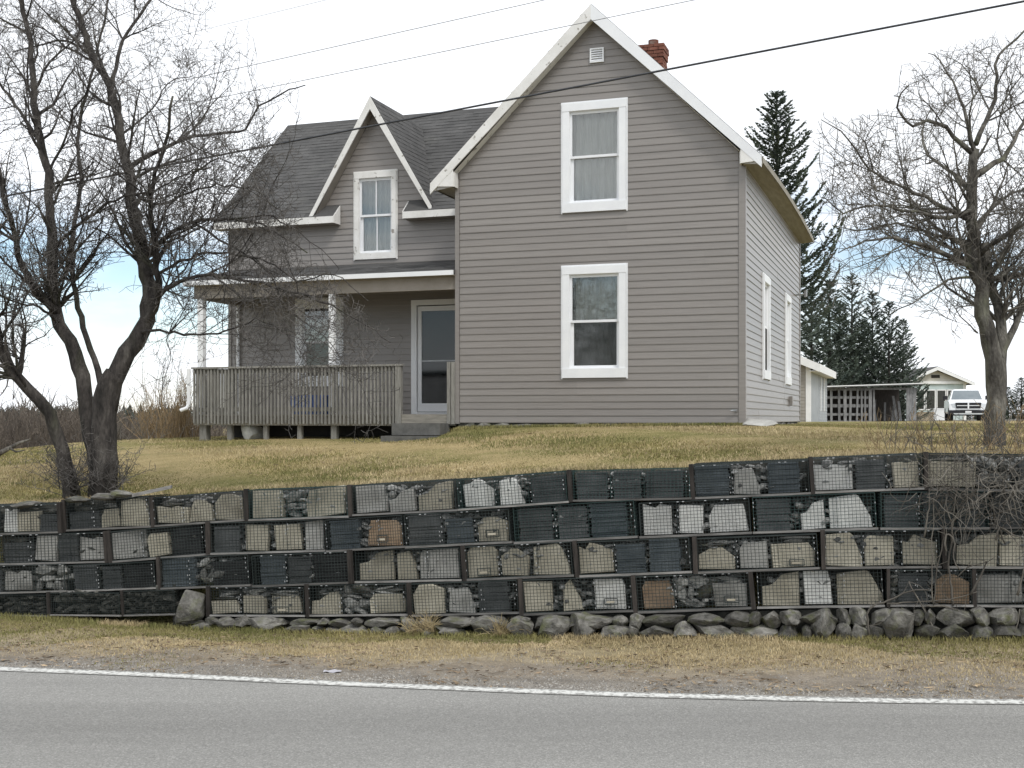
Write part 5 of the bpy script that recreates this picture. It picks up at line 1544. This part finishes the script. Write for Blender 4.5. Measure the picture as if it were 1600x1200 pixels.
for s, (H, Rb, dens) in enumerate([(12.6,3.5,1.3), (9.2,2.7,.95), (8.4,2.5,1.0), (7.8,2.8,1.0)]):
    tr, V, Fq, A = spruce_mesh(100+s, H, Rb, dens=dens, bare=.26 if s == 0 else .04)
    tm = tr.mesh('trunk', M['bark'], smooth=True)
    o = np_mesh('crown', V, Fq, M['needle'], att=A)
    SPM.append((tm, o.data, H)); bpy.data.objects.remove(o)
def spruce(kind, px, py, Y, label, rz, group='spruces behind the house', sx=1.0, mat=None):
    """set by the pixel of its tip and its distance; it stands on the ground there"""
    tip = at(px, py, Y); g_ = gz(tip.x, Y); s = (tip.z-g_)/SPM[kind][2]
    root = empty('spruce_tree', (tip.x, Y, g_), rz); root.scale = (s*sx, s*sx, s)
    tag(root, label, 'tree', group)
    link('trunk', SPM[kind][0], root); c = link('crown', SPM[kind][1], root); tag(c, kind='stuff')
    return root
spruce(0, 1214, 140, 46, 'tallest dark spruce rising just behind the farmhouse eave', .3, sx=.92)
GRP = 'dense green spruce in the clump behind the open slatted shed'
for k, px, py, Y, rz, sx in [(1,1331,428,78,1.0,1.0),(2,1363,456,80,2.1,1.0),(3,1389,474,76,.4,.95),(2,1411,498,79,4.0,1.05),(3,1296,440,74,5.0,1.1),(1,1268,452,70,3.1,1.1),(1,1312,470,84,.7,1.1),(3,1347,500,84,2.7,1.2)]:
    spruce(k, px, py, Y, {1331:'tallest tipped spruce of the clump behind the open slatted shed', 1411:'low broad spruce at the cottage end of the clump', 1389:'second spruce of the clump from the cottage', 1268:'spruce of the clump directly behind the small grey shed'}.get(px, GRP), rz, sx=sx)
for k, px, py, Y, rz in [(3,1575,605,120,1.2),(2,1596,590,115,2.2),(1,1552,618,130,.2),(3,1535,630,135,4.2),(2,1625,585,118,.9)]:
    spruce(k, px, py, Y, 'far small spruce standing beyond the gravel yard', rz, 'far spruces beyond the yard', sx=1.7)
spruce(2, 1516, 628, 150, 'far small spruce standing beyond the gravel yard', 3.3, 'far spruces beyond the yard', sx=1.5)

# ------------------------------------------------------------------ the field side: scrub, shrub, distant wood
r_ = random.Random(44)
sc = MB()
def wand(p, h, sp, a, n=5, w=.018):
    d = Vector((r_.gauss(0,sp), r_.gauss(0,sp), 1)).normalized()
    Q = grow(Vector(p), d, h, h/4, .10, .02, r_)
    sc.tube(Q, [w*(1-.8*k/4) for k in range(len(Q))], 3, cap=False, a=a)
    for i in range(n):
        k = r_.randrange(1, len(Q)); dd = side_dir((Q[k]-Q[k-1]).normalized(), math.radians(r_.uniform(20,55)), r_)
        q = Q[k]; e = q+dd*h*r_.uniform(.15,.4); m_ = (q+e)/2+Vector((0,0,.05*h))
        sc.tube([q, m_, e], [w*.5, w*.35, w*.15], 3, cap=False, a=a)
for i in range(3800):
    Y = r_.uniform(34, 85); px = r_.uniform(-260, 345)
    X = Y*(px-800)/F
    if Y < 42 and px > 215: continue
    if Y < 30+max(0, px)*.05: continue
    z = gz(X, Y)
    py_top = r_.gauss(648, 12) + (10 if px > 190 else -8)
    h = max(.8, min(3.4, (E+Y*(HOR-py_top)/F)-z)); h *= r_.uniform(.6,1.05)
    a = r_.random()
    for k in range(3): wand((X+r_.gauss(0,.25), Y+r_.gauss(0,.3), z), h*r_.uniform(.7,1), .22, a, 4, .014+.0003*Y)
tag(sc.build('scrub_thicket', M['scrub'], att=True), 'brown leafless scrub thicket filling the low ground beyond the lawn', 'thicket', kind='stuff')
# distant wood
V, Fq, A = [], [], []
for i in range(900):
    Y = r_.uniform(190, 330); px = r_.uniform(-700, 420) if i % 4 else r_.uniform(1100, 2300)
    X = Y*(px-800)/F; z = gz(X, Y); h = r_.uniform(2.4,4.4); R = h*r_.uniform(.25,.42)
    for t in range(7):
        f = t/7; zz = z+h*(.05+.93*f); rr = R*(1-f)**.9+.1
        for k in range(7):
            an = r_.uniform(0,6.28); o = len(V)
            V += [(X, Y, zz+h*.2), (X+rr*math.cos(an-.4), Y+rr*math.sin(an-.4), zz-.02*h), (X+rr*1.15*math.cos(an), Y+rr*1.15*math.sin(an), zz-h*.05), (X+rr*math.cos(an+.4), Y+rr*math.sin(an+.4), zz)]
            Fq.append((o,o+1,o+2,o+3)); A.append(r_.random())
tag(np_mesh('distant_wood', V, Fq, M['farneedle'], att=A), 'distant band of dark conifer wood on the horizon', 'wood', kind='stuff')
# tan shrub by the porch corner and a few saplings
for i, (px, Y, n, h, sp, m_, lab) in enumerate([(283,27.5,70,1.55,.22,'tanstem','bushy tan leafless shrub growing beside the porch corner'),(250,29.5,60,1.3,.3,'tanstem','low sprawling tan shrub beyond the porch corner'),(268,30.5,16,3.0,.13,'twigl','tall thin leafless saplings behind the tan shrubs')]):
    shrub('bare_shrub', lab, gpt(px, Y), n, h, sp, 300+i, M[m_], foot=.45, rad=.011)
shrub('bare_shrub', 'sparse arching bramble at the edge of the lawn', gpt(225, 27), 30, .7, .8, 320, M['twigl'], foot=.9, rad=.008)
# fallen limb at the field edge
b = MB(); P = pl([(-40,728),(0,708),(30,692),(48,686)], 22.5, .6); b.tube(P, [.06,.05,.03,.012], 6).tube(pl([(15,700),(25,706),(40,703)], 22.7), [.025,.02,.008], 5)
o = b.build('fallen_limb', M['barkl'], smooth=True); tag(o, 'pale dead limb lying at the edge of the field', 'branch')

# ------------------------------------------------------------------ grass
def blades(name, X, Y, h, w, m, seed, label=None, lean=.5):
    R = np.random.default_rng(seed); n = len(X); Z = ground_z(X, Y)
    an = R.uniform(0, 2*np.pi, n); dx, dy = np.cos(an), np.sin(an)
    la = R.uniform(0, 2*np.pi, n); le = np.abs(R.normal(0, lean, n))*h
    lx, ly = np.cos(la)*le, np.sin(la)*le
    hh = h*R.uniform(.5,1.2,n)
    v = np.empty((n,5,3), np.float32)
    v[:,0] = np.stack([X-dx*w, Y-dy*w, Z-.01], -1); v[:,1] = np.stack([X+dx*w, Y+dy*w, Z-.01], -1)
    v[:,2] = np.stack([X+lx*.4+dx*w*.7, Y+ly*.4+dy*w*.7, Z+hh*.6], -1); v[:,3] = np.stack([X+lx*.4-dx*w*.7, Y+ly*.4-dy*w*.7, Z+hh*.6], -1)
    v[:,4] = np.stack([X+lx, Y+ly, Z+hh], -1)
    i = np.arange(n)[:,None]*5
    f = np.concatenate([np.concatenate([i, i+1, i+2], 1), np.concatenate([i, i+2, i+3], 1), np.concatenate([i+3, i+2, i+4], 1)])
    a = np.tile(R.random(n), 3)
    o = np_mesh(name, v.reshape(-1,3), f, m, att=a)
    return tag(o, label, 'grass', kind='stuff')
R = np.random.default_rng(2)
def vnoise(X, Y, s): 
    return np.array([mnoise.noise(Vector((x*s, y*s, 3.7))) for x, y in zip(X, Y)])
# verge
n = 110000; X = R.uniform(-8.2, 7.6, n); t = R.uniform(0, 1, n)**.75
ry = roadY(X)+.12; wy = wallYx(X); Y = ry+(wy-ry)*t
no = vnoise(X, Y, .8)
keep = (t + no*.75 + .12*(X < -1)) > R.uniform(.22,.8,n)
X, Y, t = X[keep], Y[keep], t[keep]
h = .014+.022*t+.03*(t > .9); g = (vnoise(X, Y, .5)+.25*(X < -2) + .1*(t > .75)) > .22
blades('verge_straw', X[~g], Y[~g], h[~g], .0035, M['straw'], 5, 'short straw coloured dry grass along the road verge', .8)
blades('verge_grass', X[g], Y[g], h[g], .0035, M['green'], 6, 'patches of short green grass at the foot of the wall', .7)
# lawn
n = 250000; px = R.uniform(-260, 1900, n); v = .45+R.uniform(0,1,n)**1.7*17
wy = np.interp(px, WPX, WY); Y = wy+v; X = Y*(px-800)/F
c, s_ = math.cos(HR), math.sin(HR); hx, hy = X-house.location.x, Y-house.location.y
lx, ly = c*hx+s_*hy, -s_*hx+c*hy
ins = (lx > -W-.05) & (lx < .08) & (ly > -.08) | (lx > PX0+.2) & (lx < -W+.1) & (ly > .15) | (lx > -W-1.3) & (lx < -W-.05) & (ly > -.9)
X, Y = X[~ins], Y[~ins]
no = vnoise(X, Y, .28)+.5*vnoise(X, Y, 1.1)
g = no + R.normal(0,.18,len(X)) > .04
hh = np.full(len(X), .03)
blades('lawn_straw', X[~g], Y[~g], hh[~g], .005, M['straw'], 7, 'dry straw coloured patches of the mown lawn', .8)
blades('lawn_grass', X[g], Y[g], hh[g], .005, M['green'], 8, 'green and olive patches of the mown lawn', .8)
# rank grass at the back of the wall and round the house foot
n = 9000; px = R.uniform(-40, 1640, n); Y = np.interp(px, WPX, WY)+.52+R.random(n)**2*.5; X = Y*(px-800)/F
blades('wall_top_grass', X, Y, np.full(n,.07), .004, M['straw'], 9, 'longer dry grass along the back of the wall', .6)
u = R.uniform(0, 1, 5000); lx = -W+W*u; ly = -.06-R.random(5000)**2*.25
X = house.location.x+c*lx-s_*ly; Y = house.location.y+s_*lx+c*ly
blades('foundation_grass', X, Y, np.full(5000,.07), .006, M['green'], 10, 'longer green grass along the house foundation', .5)
# straw tussocks on the footing
for i, (px, py) in enumerate([(648,985),(668,978),(786,985)]):
    r2 = random.Random(400+i); base = at(px, py, wallY(px)-.16); tb_ = MB()
    for k in range(90):
        d = Vector((r2.gauss(0,.5), r2.gauss(-.25,.3), 1)); p = Vector((r2.gauss(0,.04), r2.gauss(0,.03), -.06))
        Q = grow(p, d, r2.uniform(.12,.28), .05, .15, -.12, r2); tb_.tube(Q, [.003*(1-.7*q/len(Q)) for q in range(len(Q))], 3, cap=False, a=r2.random())
    o = tb_.build('grass_tussock', M['straw'], att=True); o.location = base
    tag(o, 'bleached grass tussock hanging over the stone footing', 'grass', 'tussocks on the stone footing', kind='stuff')
# dead leaves and straw bits strewn over verge and lawn
V, Fq, A = [], [], []
for i in range(7000):
    if i < 5200:
        x = r_.uniform(-6.5, 5.6); y0_ = float(roadY(x))+.15; y1_ = float(wallYx(np.array([x]))[0])-.02; y = y0_+(y1_-y0_)*r_.random()
        if mnoise.noise(Vector((x*.9, y*1.3, 8))) < -.12: continue
    else:
        px = r_.uniform(0, 1600); y = wallY(px)+.7+r_.random()**1.5*8; x = y*(px-800)/F
        if mnoise.noise(Vector((x*.5, y*.5, 8))) < .05: continue
    V.append((x, y)); A.append(r_.random())
GZ_ = ground_z(np.array([v[0] for v in V]), np.array([v[1] for v in V])); V2 = []
for (x, y), z in zip(V, GZ_):
    an = r_.uniform(0, 6.28); l_ = r_.choice([.014,.02,.03,.055]); w_ = l_*r_.uniform(.2,.6) if l_ < .05 else .006
    ca, sa = math.cos(an), math.sin(an); o = len(V2)
    for u, q in ((-l_,0),(0,-w_),(l_,0),(0,w_)): V2.append((x+u*ca-q*sa, y+u*sa+q*ca, z+.006+r_.uniform(0,.016)))
    Fq.append((o,o+1,o+2,o+3))
tag(np_mesh('leaf_litter', V2, Fq, material('dead_leaves', [(.10,.07,.045),(.30,.23,.15)], scale=.8, rough=.95, att=.6), att=A), 'scattered dead leaves and straw bits on the ground', 'leaves', kind='stuff')
# gravel crumbs along the asphalt edge
V, Fq, A = [], [], []
for i in range(15000):
    x = r_.uniform(-6, 5.5); y = float(roadY(x))+.06+abs(r_.gauss(0,.3 if i % 3 else 1.1)); z = gz(x, y); s = r_.uniform(.003,.011)*(1.5 if r_.random() < .05 else 1)
    o = len(V); q = [(s,0,0),(0,s,0),(-s,0,0),(0,-s,0),(0,0,s*.8)]; an = r_.uniform(0,3)
    V += [(x+a*math.cos(an)-b_*math.sin(an)+r_.uniform(-.3,.3)*s, y+a*math.sin(an)+b_*math.cos(an), z+cc) for a, b_, cc in q]
    for k in range(4): Fq.append((o+k, o+(k+1)%4, o+4)); A.append(r_.random())
tag(np_mesh('roadside_gravel', V, Fq, material('loose_gravel', [(.16,.15,.135),(.28,.265,.24)], rough=.95, att=.5), att=A), 'loose gravel crumbs along the asphalt edge', 'gravel', kind='stuff')
# scrap of litter on the verge
p = at(515,1033,9.6); p.z = gz(p.x, 9.75)+.004
b = MB(); vs_ = [(x*.028-.07, y*.03-.045, .006*math.sin(x*1.7+y)+.008) for y in range(4) for x in range(6)]
b.add(vs_, [(y*6+x, y*6+x+1, (y+1)*6+x+1, (y+1)*6+x) for y in range(3) for x in range(5)])
o = b.build('litter_scrap', material('pale_litter', [(.36,.35,.38),(.46,.45,.48)], rough=.7), smooth=True); o.location = (p.x, 9.75, p.z); tag(o, 'crumpled pale scrap of litter lying on the verge', 'litter')
# ------------------------------------------------------------------ outbuildings behind the house
def origin(px, Y):
    X = Y*(px-800)/F; return Vector((X, Y, gz(X, Y)))
# small shed behind the farmhouse
Ys = 42.0
o0 = origin(1266, Ys)
shed = empty('garden_shed', o0, HR); tag(shed, 'small grey shed with white fascia behind the farmhouse', 'shed')
dz = E-o0.z
EH = 1.82+dz                   # eave height over its ground
MB().box(-3, 0, 0, .08, -.3, EH+.1).prism([(-3,EH+.1),(0,EH+.1),(-1.5,EH+.7)], 0, .08).build('end_wall', M['shedtan'], shed)
for i in range(18):
    z = .0+i*.115
    if z+.115 > EH+.1: break
    MB().hexa([(-3,-.018,z),(-.16,-.018,z),(-.16,0,z),(-3,0,z),(-3,-.004,z+.112),(-.16,-.004,z+.112),(-.16,0,z+.112),(-3,0,z+.112)]).build('siding_board', M['shedtan'], shed)
MB().box(-.08, 0, .08, 7.6, -.3, EH+.1).build('side_wall', M['greysiding'], shed)
for i in range(17):
    z = .0+i*.115
    MB().hexa([(.016,3.6,z),(.016,7.5,z),(0,7.5,z),(0,3.6,z),(.003,3.6,z+.112),(.003,7.5,z+.112),(0,7.5,z+.112),(0,3.6,z+.112)]).build('siding_board', M['greysiding'], shed)
MB().box(-3, -2.92, .08, 7.6, -.3, EH+.1).build('side_wall', M['shedtan'], shed)
MB().box(-3, 0, 7.52, 7.6, -.3, EH+.1).build('end_wall', M['shedtan'], shed)
MB().box(-.15, .02, -.03, .0, -.3, EH+.1).box(.001,.02,.0,.12,-.3,EH+.1).build('corner_board', M['white'], shed)
b = MB(); b.hexa([(-1.5,-.3,EH+.78),(.32,-.3,EH-.02),(.32,7.8,EH-.02),(-1.5,7.8,EH+.78),(-1.5,-.3,EH+.84),(.32,-.3,EH+.05),(.32,7.8,EH+.05),(-1.5,7.8,EH+.84)])
b.hexa([(-1.5,-.3,EH+.78),(-3.32,-.3,EH-.02),(-3.32,7.8,EH-.02),(-1.5,7.8,EH+.78),(-1.5,-.3,EH+.84),(-3.32,-.3,EH+.05),(-3.32,7.8,EH+.05),(-1.5,7.8,EH+.84)])
fix_normals(b.build('roof', M['white'], shed))
for s in (1, -1):
    xe = -1.5+s*1.82
    b = MB(); b.prism([(-1.5,EH+.86),(xe,EH+.06),(xe,EH-.22),(-1.5,EH+.56)], -.34, -.3); fix_normals(b.build('rake_board', M['white'], shed))
MB().box(.32,.35,-.34,7.8,EH-.22,EH+.055).build('fascia', M['white'], shed)
MB().box(.0,.32,-.3,7.8,EH-.2,EH-.18).build('soffit', M['white'], shed)
for y in (4.1, 5.7): 
    MB().box(.016,.05,y,y+.14,.45,1.75).build('window_trim', M['white'], shed)

# open slatted shed
Yl = 65.0; o0 = origin(1288, Yl); k = Yl/F
sl = empty('open_shed', o0, 0.0); tag(sl, 'open fronted grey shed with a slatted lattice front', 'shed')
def lx_(px): return (px-1288)*k
def lz_(py): return E+(HOR-py)*k-o0.z
MB().hexa([(lx_(1283),-.5,lz_(606.5)),(lx_(1436),-.5,lz_(601.5)),(lx_(1436),3,lz_(600)),(lx_(1283),3,lz_(605)),(lx_(1283),-.5,lz_(604.2)),(lx_(1436),-.5,lz_(599.2)),(lx_(1436),3,lz_(597.5)),(lx_(1283),3,lz_(602.5))]).build('roof', M['greywood'], sl)
MB().hexa([(lx_(1283),-.54,lz_(605)),(lx_(1436),-.54,lz_(600)),(lx_(1436),-.5,lz_(600)),(lx_(1283),-.5,lz_(605)),(lx_(1283),-.54,lz_(603.6)),(lx_(1436),-.54,lz_(598.6)),(lx_(1436),-.5,lz_(598.6)),(lx_(1283),-.5,lz_(603.6))]).build('roof_edge', M['white'], sl)
MB().box(lx_(1286),lx_(1432),-.06,.06,lz_(609),lz_(605.8)).build('beam', M['greywood'], sl)
MB().box(lx_(1286),lx_(1432),2.9,3,-.2,lz_(606)).build('rear_wall', M['darkpost'], sl)
MB().box(lx_(1286),lx_(1286)+.08,.06,2.9,-.2,lz_(606)).build('side_wall', M['greywood'], sl)
for i, (px, w) in enumerate([(1288,.09),(1298.5,.12),(1311,.12),(1320,.16),(1327.5,.12),(1338,.10),(1346,.09),(1351,.09),(1359,.16)]):
    o = MB().box(-w/2,w/2,-.03,.0,-.2,lz_(608.5)).build('slat', M['greywood'], sl); o.location = (lx_(px),-.065,0); o.rotation_euler = (0,rng.uniform(-.02,.03),0)
for py, h in ((608.8,.10),(621,.13),(634,.17),(647.5,.13),(660,.2)):
    MB().box(lx_(1287),lx_(1362),-.045,-.015,lz_(py)-h/2,lz_(py)+h/2).build('crosspiece', M['greywood'], sl)
for i, px in enumerate((1418,1423,1428.5)):
    MB().box(lx_(px)-.085,lx_(px)+.085,-.08,-.05,-.2,lz_(606)).build('board', M['greywood'], sl)
MB().box(lx_(1364),lx_(1364)+.1,-.0,.1,-.2,lz_(606)).build('post', M['greywood'], sl)
for i, (px, dx, h, y) in enumerate([(1372,.15,1.3,.8),(1380,-.1,1.0,1.2),(1391,.12,1.15,1.0),(1401,.2,.95,.7),(1407,-.15,1.5,.5),(1411,-.05,1.2,.3)]):
    q = sl.location+Vector((lx_(px), y, 0)); w = rng.uniform(.05,.09)
    b = MB(); b.hexa([(-w,-.02,-.02),(w,-.02,-.02),(w,.02,-.02),(-w,.02,-.02),(-w+dx,.28,h),(w+dx,.28,h),(w+dx,.32,h),(-w+dx,.32,h)])
    o = b.build('loose_board', M['greywood']); o.location = q
    tag(o, 'grey board leaning inside the open slatted shed', 'board', 'boards leaning in the open shed')

# cottage
Yc = 100.0; o0 = origin(1461, Yc); k = Yc/F
ct = empty('cottage', o0, 0.0); tag(ct, 'small pale green cottage with a cream gable and a wide window', 'house')
def cx_(px): return (px-1461)*k
def cz_(py): return E+(HOR-py)*k-o0.z
wl_, wr_, zt_ = cx_(1413), cx_(1507), cz_(598)
wx = [(1432.5,1444),(1447,1461),(1464,1477.5),(1480.5,1492)]
hz0, hz1 = cz_(640), cz_(609.5)
b = MB(); xs_ = [wl_]+[v for q in wx for v in (cx_(q[0]), cx_(q[1]))]+[wr_]
b.box(wl_,wr_,0,.15,-.4,hz0).box(wl_,wr_,0,.15,hz1,zt_)
for i in range(0, len(xs_), 2): b.box(xs_[i], xs_[i+1], 0, .15, hz0, hz1)
b.build('front_wall', M['cottage'], ct)
for xa_, xb_ in ((wl_, wl_+.15), (wr_-.15, wr_)): MB().box(xa_,xb_,.15,8,-.4,zt_).build('side_wall', M['cottage'], ct)
MB().box(wl_,wr_,7.9,8.05,-.4,zt_).build('rear_wall', M['cottage'], ct)
MB().box(wl_+.15,wr_-.15,2.5,2.6,-.3,zt_).build('inner_partition', M['inner'], ct)
for q in wx:
    f = MB(); xa_, xb_ = cx_(q[0]), cx_(q[1]); e = .09
    f.box(xa_-.1,xa_+e-.06,-.04,.03,hz0,hz1).box(xb_-e+.06,xb_+.1,-.04,.03,hz0,hz1).box(xa_-.1,xb_+.1,-.045,.03,hz1-.04,hz1+.05).box(xa_-.1,xb_+.1,-.06,.03,hz0-.05,hz0+.04)
    fo_ = f.build('window', M['white'], ct)
    MB().box(xa_,xb_,.05,.06,hz0,hz1).build('pane', M['darkglass'], fo_)
ap = cz_(576.5); ez = cz_(597)
MB().prism([(wl_-.2,zt_-.02),(wr_+.2,zt_-.02),(0,ap-.1)], -.1, .12).build('gable_panel', M['cottagegable'], ct)
MB().box(-.35,.35,-.14,-.1,ap-.75,ap-.5).build('gable_vent', M['inner'], ct)
MB().box(wl_-.25,wr_+.25,-.16,-.1,zt_-.1,zt_+.12).build('trim_board', M['white'], ct)
b = MB(); xl_, xr_ = cx_(1403), cx_(1519); zl = cz_(600.5); zr_ = cz_(594)
for xe, ze in ((xl_, zl), (xr_, zl)):
    b.hexa([(0,-.6,ap-.02),(xe,-.6,ze-.05),(xe,8.4,ze-.05),(0,8.4,ap-.02),(0,-.6,ap+.2),(xe,-.6,ze+.13),(xe,8.4,ze+.13),(0,8.4,ap+.2)])
fix_normals(b.build('roof', M['shingle'], ct))
for xe in (xl_, xr_):
    b = MB(); b.prism([(0,ap+.16),(xe,zl+.1),(xe,zl-.14),(0,ap-.12)], -.66, -.6); fix_normals(b.build('rake_board', M['white'], ct))
MB().box(wr_-.12,wr_+.12,-.08,.05,-.3,zt_-.1).build('corner_post', M['white'], ct)
# chest and lumber in front of it
q = origin(1466, 84); k = 84/F
fz = empty('chest_freezer', q); tag(fz, 'white chest freezer standing in front of the cottage', 'freezer')
MB().box(-.38,.38,-.3,.3,-.03,.78).build('cabinet', M['white'], fz); MB().box(-.44,.42,-.33,.33,.78,.86).build('lid', M['white'], fz)
q = origin(1447, 82)
lb = empty('lumber_stack', q); tag(lb, 'low stack of tan planks beside the white freezer', 'lumber')
M['lumber'] = material('tan_lumber', [(.28,.22,.15),(.38,.31,.21)], scale=4, stretch=(.5,5,5), rough=.85, rnd=.15)
for i in range(7):
    for j in range(2):
        MB().box(-.58+rng.uniform(-.06,.03),.44+rng.uniform(-.03,.08),j*.22-.2,j*.22,i*.09-.02,i*.09+.063).build('plank', M['lumber'], lb)

# ------------------------------------------------------------------ pickup
q = origin(1513, 69)
tk = empty('pickup_truck', q + Vector((0,0,.03)), math.radians(-17)); tk.scale = (1.06,1.06,1.0)
tag(tk, 'white pickup truck with a black crossed grille parked on the gravel', 'truck')
def body(profile, hw, name, m, parent=tk, bev=.06):
    """side profile (y, z) swept across the width, edges pulled in"""
    b = MB(); n = len(profile)
    cy_ = sum(p[0] for p in profile)/n; cz0 = sum(p[1] for p in profile)/n
    rings = []
    for x, s in ((-hw, .96), (-hw+bev, 1), (hw-bev, 1), (hw, .96)):
        rings.append([(x, cy_+(p[0]-cy_)*(1-(1-s)*.5), cz0+(p[1]-cz0)*s) for p in profile])
    vs_ = [v for r in rings for v in r]
    fs_ = [tuple(range(n))] + [(i*n+j, i*n+(j+1)%n, (i+1)*n+(j+1)%n, (i+1)*n+j) for i in range(3) for j in range(n)] + [tuple(range(4*n-1, 3*n-1, -1))]
    b.add(vs_, fs_); return fix_normals(b.build(name, m, parent))
body([(.02,.42),(.0,.62),(.04,.98),(.10,1.06),(.45,1.13),(1.35,1.20),(1.4,.4),(1.2,.36),(1.12,.62),(.92,.78),(.68,.78),(.48,.62),(.42,.38)], .97, 'front_body', M['carpaint'])
body([(1.36,.40),(1.36,1.20),(3.35,1.20),(3.35,.40)], .97, 'cab_lower', M['carpaint'])
body([(3.38,.45),(3.38,1.22),(5.5,1.22),(5.5,.45),(4.85,.45),(4.75,.68),(4.55,.8),(4.3,.8),(4.1,.68),(4.0,.45)], .97, 'cargo_bed', M['carpaint'])
cbv = [(-.90,1.30,1.18),(.90,1.30,1.18),(.90,3.36,1.18),(-.90,3.36,1.18),(-.70,2.05,1.80),(.70,2.05,1.80),(.70,3.15,1.80),(-.70,3.15,1.80)]
b = MB(); b.hexa(cbv); b.hexa([(-.70,2.05,1.80),(.70,2.05,1.80),(.70,3.15,1.80),(-.70,3.15,1.80),(-.58,2.25,1.86),(.58,2.25,1.86),(.58,3.0,1.86),(-.58,3.0,1.86)])
fix_normals(b.build('cab', M['carpaint'], tk))
def quad_on(p, name, m, parent=tk):
    b = MB(); c = Vector(p[0]); nrm = (Vector(p[1])-c).cross(Vector(p[2])-c).normalized()*.012
    b.add([Vector(q)-nrm for q in p]+[Vector(q)+nrm for q in p], [(0,1,2,3),(7,6,5,4),(0,4,5,1),(1,5,6,2),(2,6,7,3),(3,7,4,0)])
    return fix_normals(b.build(name, m, parent))
quad_on([(-.80,1.37,1.235),(.80,1.37,1.235),(.655,2.01,1.765),(-.655,2.01,1.765)], 'windscreen', M['autoglass'])
for s in (-1, 1):
    quad_on([(s*.885,1.55,1.24),(s*.885,3.2,1.24),(s*.725,3.05,1.74),(s*.725,2.15,1.74)], 'side_window', M['autoglass'])
    quad_on([(s*.62,-.0,.76),(s*.90,.04,.74),(s*.90,.05,.98),(s*.66,.02,1.0)], 'headlight', M['lamp'])
    b = MB(); b.box(min(s*.97,s*1.2),max(s*.97,s*1.2),1.45,1.55,1.22,1.46); b.build('wing_mirror', M['blackplastic'], tk)
    for y in (.80, 4.42):
        w = MB(); w.lathe([(.24,-.11),(.37,-.12),(.39,-.06),(.39,.06),(.37,.12),(.24,.11)], (s*.86,y,.39), 'x', 20)
        wo = fix_normals(w.build('wheel', M['rubber'], tk))
        MB().lathe([(.05,-.05),(.23,-.03),(.235,.05),(.05,.06)], (s*.93,y,.39), 'x', 16).build('rim', M['galv'], wo)
gr = MB(); gr.prism([(-.60,.66),(.60,.66),(.66,1.04),(-.66,1.04)], -.035, .03); gr = fix_normals(gr.build('grille', M['blackplastic'], tk))
MB().box(-.04,.04,-.07,-.035,.67,1.03).build('grille_bar', M['carpaint'], gr); MB().box(-.58,.58,-.065,-.036,.845,.885).build('grille_bar', M['carpaint'], gr)
MB().prism([(-.62,.64),(.62,.64),(.62,.69),(-.62,.69)], -.07, .02).build('grille_bar', M['carpaint'], gr)
MB().prism([(-.99,.40),(.99,.40),(1.0,.60),(-1.0,.60)], -.12, .06).build('bumper', M['blackplastic'], tk)
MB().prism([(-.70,.36),(.70,.36),(.78,.43),(-.78,.43)], -.15, -.02).build('bumper_trim', M['chrome'], tk)
MB().box(-.16,.16,-.135,-.12,.45,.56).build('number_plate', M['white'], tk)
MB().box(-.85,.85,.2,5.3,.3,.5).build('chassis', M['blackplastic'], tk)

# ------------------------------------------------------------------ overhead lines
poles = {}
for name, X, Y, H in (('r', 17.0, 11.0, 9.4), ('l', -27.0, 23.0, 7.0)):
    g_ = gz(X, Y); b = MB(); b.tube([(0,0,-.3),(0,0,H*.5),(0,0,H)], [.15,.13,.10], 12)
    root = empty('utility_pole', (X, Y, g_)); b.build('pole', M['pole'], root, smooth=True)
    MB().box(-.06,.06,-1.0,1.0,H-.9,H-.78).build('crossarm', M['pole'], root)
    for y in (-.85,-.3,.85): MB().lathe([(.03,0),(.05,.06),(.03,.12)], (0,y,H-.78), 'z', 8).build('insulator', M['galv'], root)
    tag(root, 'weathered wooden utility pole at the downhill end of the wires' if name == 'l' else 'tall weathered wooden utility pole at the uphill end of the wires', 'utility pole')
    poles[name] = Vector((X, Y, g_+H))
def wire_line(a, c, r, m, label, ay, dz):
    A_, C2 = at(*a), at(*c); d = C2-A_
    ends = []
    pr_, pl_ = poles['r']+Vector((0, ay, dz)), poles['l']+Vector((0, ay, dz))
    tl = (-10.5-A_.x)/d.x; tr_ = (8.2-A_.x)/d.x
    L0, R0 = A_+d*tl, A_+d*tr_
    P = [pl_.lerp(L0, t/6) for t in range(6)] + [L0.lerp(R0, t/14) for t in range(15)] + [R0.lerp(pr_, t/4) for t in range(1,5)]
    b = MB(); b.tube(P, r, 6)
    o = b.build('overhead_wire', M[m], smooth=True); tag(o, label, 'wire')
wire_line((0,308,17.0), (1600,2,13.5), .0125, 'cable', 'thick dark overhead cable crossing in front of both gables', .0, -2.2)
wire_line((200,182,17.0), (1084,0,15.0), .0045, 'thinwire', 'thin overhead wire passing just in front of the main gable peak', -.3, -.7)
wire_line((187,148,17.2), (850,0,15.5), .0045, 'thinwire', 'thin overhead wire crossing the sky above the porch wing', .85, -.7)
wire_line((233,67,17.4), (480,7,16.6), .0026, 'thinwire', 'faintest and highest of the overhead wires', -.85, -.7)
